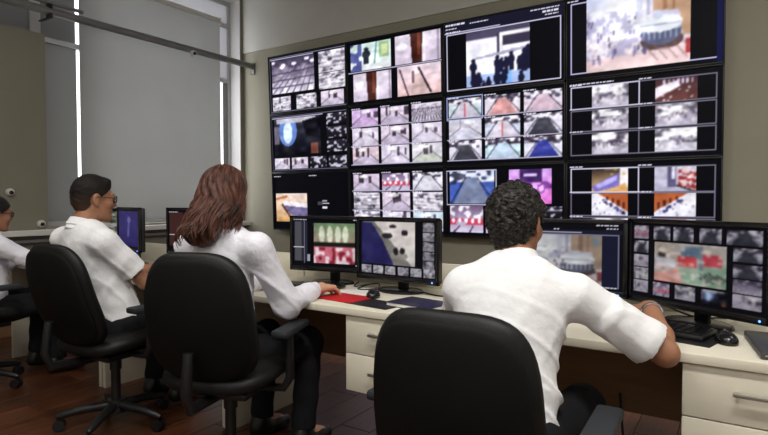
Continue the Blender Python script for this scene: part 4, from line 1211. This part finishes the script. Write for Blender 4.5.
class Person: pass
def person(name, loc, rz, label, skin, hips=.55, lean=None, chest=None, headp=None, head_yaw=0, head_pitch=0, head_roll=0,
           rel=None, rwr=None, lel=None, lwr=None, rf=(0, 1, 0), lf=(0, 1, 0), sleeve='short', shoulders=.185, bulk=1.0,
           shirt=None, vox=.005, fem=False, shirt_vox=.006, knees=None, ankles=None, sh_r=None, sh_l=None, seed=1,
           rcurl=(.25, .35, .3), lcurl=(.25, .35, .3), hsc=1.0, wrinkle=.0065, sl_f=.80, hem_f=-.10):
    t = thing('person', (loc[0], loc[1], 0), rz, label, 'person')
    H = V3(0, 0, hips); N = np.array(lean, float)          # hip centre, neck base
    up = nrm(N - H)
    shR = np.array(sh_r, float) if sh_r else N + V3(shoulders, -.0, -.055)
    shL = np.array(sh_l, float) if sh_l else N + V3(-shoulders, -.0, -.055)
    right = nrm(shR - shL); fwd = nrm(np.cross(up, right))
    T = np.stack([nrm(np.cross(fwd, up)), fwd, up], 1)
    Lt = np.linalg.norm(N - H)
    def tp(x, y, f): return H + up * Lt * f + T[:, 0] * x + T[:, 1] * y
    hp = np.array(headp, float)
    e = Euler((R(head_pitch), R(head_roll), R(head_yaw)))
    F = np.array(e.to_matrix())
    rel, rwr, lel, lwr = [np.array(x, float) for x in (rel, rwr, lel, lwr)]
    kn = knees or [(.14, .44, .52), (-.14, .44, .52)]; an = ankles or [(.14, .40, .10), (-.14, .40, .10)]
    kn = [np.array(k, float) for k in kn]; an = [np.array(k, float) for k in an]
    hp_j = [H + V3(.09, .02, -.02), H + V3(-.09, .02, -.02)]
    # ---- body (skin)
    B = Sdf()
    nb = .052 if not fem else .044
    P_ = head(B, hp, F, 1.0 if not fem else .95, fem)
    B.cone(P_(0, -.022, -.05), N + fwd * .0 + up * -.02, nb, nb * 1.12, .025)
    B.cone(N - up * .01 , shR, .035, .04, .03); B.cone(N - up * .01, shL, .035, .04, .03)
    B.ell(tp(0, .01, .74), (.14 * bulk, .085 * bulk, .15), T, .04); B.ell(tp(0, .01, .4), (.12 * bulk, .085 * bulk, .16), T, .04); B.ell(tp(0, .0, .06), (.14 * bulk, .10, .10), T, .04)
    for sh, el, wr, ff, s, cu in ((shR, rel, rwr, rf, 1, rcurl), (shL, lel, lwr, lf, -1, lcurl)):
        B.cone(sh, el, .045 * (.85 if fem else 1), .038 * (.85 if fem else 1), .03)
        m = el + (wr - el) * .35
        B.cone(el, m, .037 * (.85 if fem else 1), .038 * (.82 if fem else 1), .02); B.cone(m, wr, .038 * (.82 if fem else 1), .026 * (.85 if fem else 1), .02)
        hand(B, wr, ff, (0, 0, 1), s, cu, scale=(.92 if fem else 1.0) * hsc)
    for h, k, a in zip(hp_j, kn, an):
        B.cone(h, k, .065, .045, .03); B.cone(k, a, .043, .03, .02); B.cone(a, a + V3(0, .13, -.05), .032, .026, .02)
    link('body', B.mesh('body', vox), skin, t)
    # ---- shirt
    S = Sdf()
    S.ell(tp(0, .012, .76), (.172 * bulk, .118 * bulk, .175), T, .05)
    S.ell(tp(0, .02, .45), (.160 * bulk, .128 * bulk, .20), T, .05)
    S.ell(tp(0, .015, .20), (.168 * bulk, .128 * bulk, .12), T, .05)
    S.cone(tp(0, .01, .10), tp(0, .01, -.02), .10 * bulk, .11 * bulk, .05)
    S.ell(tp(0, .01, .06), (.172 * bulk, .125 * bulk, .085), T, .04)
    S.cone(shR - up * .005, shL - up * .005, .054, .054, .05)
    S.cone(N - up * .02, shR - right * .03, .056, .050, .04); S.cone(N - up * .02, shL + right * .03, .056, .050, .04)
    for sh, el, wr in ((shR, rel, rwr), (shL, lel, lwr)):
        if sleeve == 'short':
            S.cone(sh, sh + (el - sh) * .5, .060 * bulk ** .5, .066, .045)
            S.cone(sh + (el - sh) * .40, sh + (el - sh) * sl_f, .064, .070, .015, cap1=True)
        else:
            S.cone(sh, el, .058, .060, .04)
            S.cone(el, el + (wr - el) * .75, .058, .047, .03); S.cone(el + (wr - el) * .70, wr + nrm(wr - el) * .0, .040, .036, .008, cap1=True)
    if hem_f < -.2: S.ell(tp(0, -.01, -.06), (.192, .150, .15), T, .04)
    ph = seed * 1.7
    def wr_post(D, X, Y, Z):
        m = np.abs(D) < .03
        I = np.argwhere(m)
        x = np.broadcast_to(X, D.shape)[m]; y = np.broadcast_to(Y, D.shape)[m]; z = np.broadcast_to(Z, D.shape)[m]
        w1 = np.sin(26 * z + 17 * x + 9 * y + 2.5 * np.sin(7 * x + 5 * z + ph) + ph)
        w2 = np.sin(34 * x - 21 * z + 13 * y + 2.2 * np.sin(9 * y - 6 * z + ph * 2))
        w3 = np.sin(58 * y + 40 * z - 21 * x + 2.6 * np.sin(13 * x + 8 * z + ph))
        msk = .5 + .5 * np.sin(6 * x + 8 * z - 5 * y + ph * 3)
        low = np.clip((hips + .48 - z) / .30, .30, 1.2)
        arm = np.zeros_like(z)
        for sh_, el_2 in ((shR, rel), (shL, lel)):
            md = sh_ * .55 + el_2 * .45
            arm = np.maximum(arm, np.exp(-((x - md[0]) ** 2 + (y - md[1]) ** 2 + (z - md[2] + .03) ** 2) / .018))
        low = np.maximum(low, arm * 1.1)
        g = (1 - np.abs(w1)) ** 1.6 * .9 * msk + np.maximum(w2, 0) ** 3 * .5 * (1 - msk) + np.maximum(w3, 0) ** 4 * .45
        D[m] = D[m] - wrinkle * 2.0 * low * (g - .35)
        # hem
        return D
    S.post(wr_post)
    hem = tp(0, 0, hem_f)
    def hem_post(D, X, Y, Z):
        d = (X - hem[0]) * up[0] + (Y - hem[1]) * up[1] + (Z - hem[2]) * up[2]
        return np.maximum(D, -d)
    S.post(hem_post)
    so = link('shirt', S.mesh('shirt', shirt_vox), shirt or M_SHIRT, t)
    # collar as part of the shirt
    C = Sdf()
    nd = nrm(P_(0, -.022, -.05) - N)
    C.ring(N - nd * .024 + fwd * .010, N + nd * .044 + fwd * .004, nb * 1.46, nb * 1.20, .0042, .003)
    C.ring(N + nd * .002 + fwd * .009, N + nd * .045 + fwd * .004, nb * 1.50, nb * 1.25, .0045, .003)
    link('collar', C.mesh('collar', .003), shirt or M_SHIRT, so)
    # ---- trousers
    Q = Sdf()
    Q.ell(H + V3(0, .0, -.0), (.178 * bulk, .135 * bulk, .115), None, .05)
    Q.cone(tp(0, .01, .02), tp(0, .01, .16), .12, .115, .05)
    for h, k, a in zip(hp_j, kn, an):
        Q.cone(h, k, .092, .068, .04); Q.cone(k, a + V3(0, 0, .01), .066, .056, .03, cap1=True)
    Q.post(lambda D, X, Y, Z: D + .004 * np.sin(30 * Z + 22 * Y + 15 * X) * np.sin(18 * X - 20 * Z))
    link('trousers', Q.mesh('trousers', .008), M_PANTS, t)
    for a in an:
        Z_ = Sdf()
        Z_.cone(a + V3(0, -.03, -.045), a + V3(0, .10, -.062), .042, .036, .03); Z_.cone(a + V3(0, .09, -.062), a + V3(0, .17, -.066), .037, .030, .03); Z_.cone(a + V3(0, -.01, .0), a + V3(0, .02, -.04), .045, .04, .03)
        Z_.post(lambda D, X, Y, Z: np.maximum(D, .002 - Z))
        link('shoe', Z_.mesh('shoe', .006), M_SHOE, t)
    for s in (-1, 1):
        ec = P_(s * .031, .0805, .008); fv = F @ V3(0, 1, 0)
        MB().lathe((0, 0, 0), [(.0005, .0), (.0062, .0), (.005, .0022), (.0005, .0032)], 14, 'Y').build('eye', M_FRAME, t).matrix_local = Matrix.Translation(Vector(ec + fv * .0105)) @ Matrix(F.tolist()).to_4x4()
    p = Person(); p.t = t; p.P_ = P_; p.F = F; p.hp = hp; p.N = N; p.fwd = fwd; p.T = T; p.tp = tp
    return p

def glasses(p, shade=M_LENSG):
    P_ = p.P_
    g = MB()
    def pt(x, y, z): return Vector(P_(x, y, z))
    for s in (-1, 1):
        loop = []
        for k in range(21):
            a = 2 * PI * k / 20
            ca, sa = math.cos(a), math.sin(a)
            loop.append(pt(s * .034 + math.copysign(abs(ca) ** .7, ca) * .026, .100 - .10 * (abs(s * .034 + ca * .026)) ** 1.3 * .9, .006 + math.copysign(abs(sa) ** .7, sa) * .018))
        g.tube(loop, .0022, 6)
        g.tube(bez([pt(s * .059, .091, .012), pt(s * .074, .07, .012), pt(s * .081, .02, .012), pt(s * .083, -.012, .012), pt(s * .080, -.03, -.004)], 16), .0024, 6)
    g.tube([pt(-.010, .101, .008), pt(0, .104, .010), pt(.010, .101, .008)], .002, 6)
    go = g.build('glasses', M_FRAME, p.t)
    for s in (-1, 1):
        b = bmesh.new(); c = b.verts.new(pt(s * .034, .0985, .006)); ring = []
        for k in range(20):
            a = 2 * PI * k / 20; ca, sa = math.cos(a), math.sin(a)
            ring.append(b.verts.new(pt(s * .034 + math.copysign(abs(ca) ** .7, ca) * .0255, .0995 - .09 * abs(s * .034 + ca * .026) ** 1.3, .006 + math.copysign(abs(sa) ** .7, sa) * .0175)))
        for k in range(20): b.faces.new((c, ring[k], ring[(k + 1) % 20]))
        bmesh.ops.solidify(b, geom=list(b.faces), thickness=.0015)
        m = MB(); m.add(b); m.build('lens', shade, go)

def cap_hair(p, mat_, thick, curl=0.0, nape=-.055, front=.075, side=.012, vox=.004, sc=1.0, top=0.0, name='hair', frontline=.066, tuft=False):
    """short hair: the skull pushed outwards and trimmed at the hairline"""
    P_, F, c = p.P_, p.F, p.hp
    S = Sdf()
    S.ell(P_(0, -.012, .034), np.array((.076 + thick, .097 + thick, .087 + thick + top)) * sc, F, .02)
    S.cone(P_(0, -.045, -.02), P_(0, -.035, nape), (.052 + thick * .6), .046 + thick * .3, .03)
    if tuft: S.cone(P_(-.035, .054, .096), P_(.035, .054, .096), .017, .017, .03)
    def post(D, X, Y, Z):
        q = [(X - c[0]) * F[0, i] + (Y - c[1]) * F[1, i] + (Z - c[2]) * F[2, i] for i in range(3)]
        x, y, z = q
        if curl:
            D = D + curl * (np.sin(95 * x + 3 * np.sin(60 * z)) * np.sin(88 * y + 2.5 * np.sin(70 * x)) * np.sin(92 * z + 2 * np.sin(55 * y)) + .5 * np.sin(170 * x + 40 * z) * np.sin(160 * z - 30 * y))
        # hairline: keep where z is above line(y)
        line = np.where(y > .0, side + (y) * (frontline / .09) * 1.0, np.where(y > -.03, side + (y) * .9, (side - .027) + (y + .03) * 1.6))
        line = np.maximum(line, nape)
        ear = np.sqrt(((y + .01) / .026) ** 2 + ((z + .004) / .036) ** 2) - 1
        D = np.maximum(D, (line - z) * .7)
        D = np.where(np.abs(x) > .055, np.maximum(D, -ear * .025), D)
        fr = y - front - .02
        return np.maximum(D, fr)
    S.post(post)
    return link(name, S.mesh(name, vox), mat_, p.t)

# ---- man in the foreground, leaning over his keyboard, seen from behind
A = person('person', (-0.60, 1.50), R(0), 'man in white polo shirt with curly greying hair, leaning to a keyboard, seen from behind', M_SKIN,
           hips=.53, lean=(.005, .165, .99), headp=(-.02, .235, 1.12), head_yaw=-4, head_pitch=-8,
           sh_r=(.18, .205, .912), sh_l=(-.15, .125, .92), rel=(.41, .312, .748), rwr=(.340, .555, .832), rf=(-.50, .85, -.16),
           lel=(-.27, .36, .785), lwr=(-.13, .56, .79), lf=(.35, .9, -.1), bulk=1.0, vox=.005, seed=3, sl_f=.86, hem_f=-.36, knees=[(.15, .44, .50), (-.15, .44, .50)], rcurl=(.35, .35, .3))
hA = cap_hair(A, M_HAIRG, .011, curl=.005, nape=-.085, side=-.005, top=.006, vox=.0035)
rr = random.Random(8); mt = MB()
vs_ = hA.data.vertices
for k in range(900):
    v = vs_[rr.randrange(len(vs_))]
    n_ = v.normal.copy(); tdir = n_.cross(Vector((rr.uniform(-1, 1), rr.uniform(-1, 1), rr.uniform(-1, 1)))).normalized(); bdir = n_.cross(tdir)
    L_ = rr.uniform(.008, .018); ph_ = rr.uniform(0, 6); rad = rr.uniform(.0012, .0026)
    mt.loft([(v.co + tdir * L_ * (i / 5 - .5) * 2 * .8 + bdir * .005 * math.sin(ph_ + i * 1.1) + n_ * (.004 * math.sin(PI * i / 5) - .001), rad * (1 - .6 * abs(i / 5 - .5) * 2)) for i in range(6)], 5)
mt.build('curls', M_HAIRG, hA, recalc=False)
w = MB()
wr_ = Vector((.340, .555, .832)); el_ = Vector((.41, .312, .748)); dd = (wr_ - el_).normalized()
c0 = wr_ - dd * .02
u_ = dd.orthogonal().normalized(); v_ = dd.cross(u_)
w.tube([c0 + (u_ * math.cos(2 * PI * k / 24) + v_ * math.sin(2 * PI * k / 24)) * .031 for k in range(25)], .0055, 8)
wo = w.build('wristwatch', M_SILVER, A.t); tag(wo, 'silver wristwatch bracelet')

# ---- woman with long auburn hair
B_ = person('person', (-1.89, 1.58), R(0), 'woman in long-sleeved white blouse with long wavy auburn hair, hand on the desk', M_SKINW,
            hips=.54, lean=(-.03, .05, 1.065), headp=(-.035, .095, 1.225), head_yaw=12, head_pitch=-6,
            sh_r=(.175, .075, 1.0), sh_l=(-.21, .03, .99), rel=(.225, .20, .745), rwr=(.215, .410, .785), rf=(.16, 1, -.02),
            lel=(-.27, .22, .775), lwr=(-.16, .45, .785), lf=(.2, 1, -.1), sleeve='long', bulk=.95, shirt=M_SHIRT2, vox=.005, fem=True, seed=5, wrinkle=.0055, rcurl=(.5, .55, .4), hsc=1.12)
def long_hair(p):
    P_, F, c = p.P_, p.F, p.hp
    def back(z):                     # hair falls backwards, off the shoulders
        t = min(1.0, max(0.0, (.03 - z) / .26)); return .085 * t * t * (3 - 2 * t)
    S = Sdf()
    S.ell(P_(0, -.020, .036), (.086, .106, .096), F, .02)
    S.ell(P_(0, -.085, -.05), (.092, .070, .110), F, .04)
    S.ell(P_(-.01, -.150, -.16), (.095, .055, .085), F, .04)
    for s in (-1, 1): S.ell(P_(s * .074, -.045, -.075), (.030, .055, .10), F, .03)
    def post(D, X, Y, Z):
        q = [(X - c[0]) * F[0, i] + (Y - c[1]) * F[1, i] + (Z - c[2]) * F[2, i] for i in range(3)]
        x, y, z = q
        a = np.arctan2(x, -y)
        D = D + .003 * np.sin(a * 23 + 3 * np.sin(z * 28))
        cut = np.where(z < .085, y - .046 - .30 * np.maximum(z, 0), -1.0)
        return np.maximum(D, cut)
    S.post(post)
    me = S.mesh('hair', .004)
    rr = random.Random(11)
    m = MB()
    m.bm.from_mesh(me)
    nclump = 46
    for k in range(nclump):
        a0 = -2.1 + 4.2 * (k + rr.random()) / nclump      # 0 = back of head, +-pi/2 = ears
        lnc = rr.uniform(.27, .39) * (1 - .22 * abs(a0) / 2.1)
        phc = rr.uniform(0, 6); frc = rr.uniform(26, 40); amc = rr.uniform(.010, .022)
        curlr = rr.uniform(.7, 1.3)
        for q in range(13):
            a = a0 + rr.gauss(0, .07); ln = lnc * rr.uniform(.86, 1.05)
            top = rr.uniform(.03, .128)
            ph = phc + rr.gauss(0, .35); rad0 = rr.uniform(.0022, .0042); am = amc * rr.uniform(.7, 1.2)
            lift = rr.uniform(-.003, .009)
            pts = []
            n = 20
            zend = .12 - ln
            for i in range(n + 1):
                t = i / n
                z = top + (zend - top) * t
                zz = max(-1.0, min(1.0, (z - .036) / .097))
                rs = math.sqrt(max(0, 1 - zz * zz)) if z > .0 else .93
                d_ = max(0.0, .02 - z)
                flare = 1.0 + min(.34, 1.5 * d_)
                gr = min(1.0, d_ / .12 + .12 * (z < .06))
                ga = a * (1 - .10 * t) + am * 7 * math.sin(frc * z + ph) * gr
                rx = .092 * rs * flare + lift; ry = .113 * rs * flare + lift
                x = math.sin(ga) * rx; y = -.02 - math.cos(ga) * ry
                off = am * .9 * math.sin(frc * z * curlr + ph + 1.6) * gr
                x += math.sin(ga) * off; y -= math.cos(ga) * off + back(z)
                pts.append((Vector(P_(x, y, z)), rad0 * (1 - .7 * max(0, t - .6) / .4) * (.4 + .6 * min(1, t * 6))))
            m.loft(pts, 5)
    return m.build('hair', M_HAIRA, p.t, recalc=False)
long_hair(B_)

# ---- man with glasses in the polo shirt
C_ = person('person', (-2.81, 1.66), R(2), 'man with glasses and short black hair in a white polo shirt, side view', M_SKIN,
            hips=.54, lean=(-.085, -.11, 1.055), headp=(-.078, -.045, 1.203), head_yaw=-13, head_pitch=-3,
            sh_r=(.095, -.10, .99), sh_l=(-.28, -.09, .99), rel=(.155, .09, .765), rwr=(.15, .36, .795), rf=(-.1, 1, -.1),
            lel=(-.29, .15, .78), lwr=(-.2, .40, .785), lf=(.1, 1, -.1), bulk=1.0, vox=.005, seed=2, sl_f=.74, knees=[(.03, .44, .50), (-.20, .44, .50)], ankles=[(.03, .40, .10), (-.20, .40, .10)])
cap_hair(C_, M_FADE, .0042, curl=.0014, nape=-.062, side=.000, top=.010, frontline=.078, tuft=True)
glasses(C_)

# ---- person at the left edge
E_ = person('person', (-4.12, 1.55), R(0), 'person with glasses in a long-sleeved white shirt, cut off by the left edge', M_SKIN,
            hips=.50, lean=(.0, .03, .97), headp=(.0, .09, 1.105), head_pitch=-4, rel=(.25, .25, .775), rwr=(.2, .5, .785), rf=(-.1, 1, -.1),
            lel=(-.25, .25, .775), lwr=(-.2, .5, .785), lf=(.1, 1, -.1), sleeve='long', bulk=.93, shirt=M_SHIRT2, vox=.007, shirt_vox=.008, seed=7, fem=True)
cap_hair(E_, M_HAIRK, .014, nape=-.06, side=.0, top=.004, vox=.005, sc=.95)
glasses(E_)
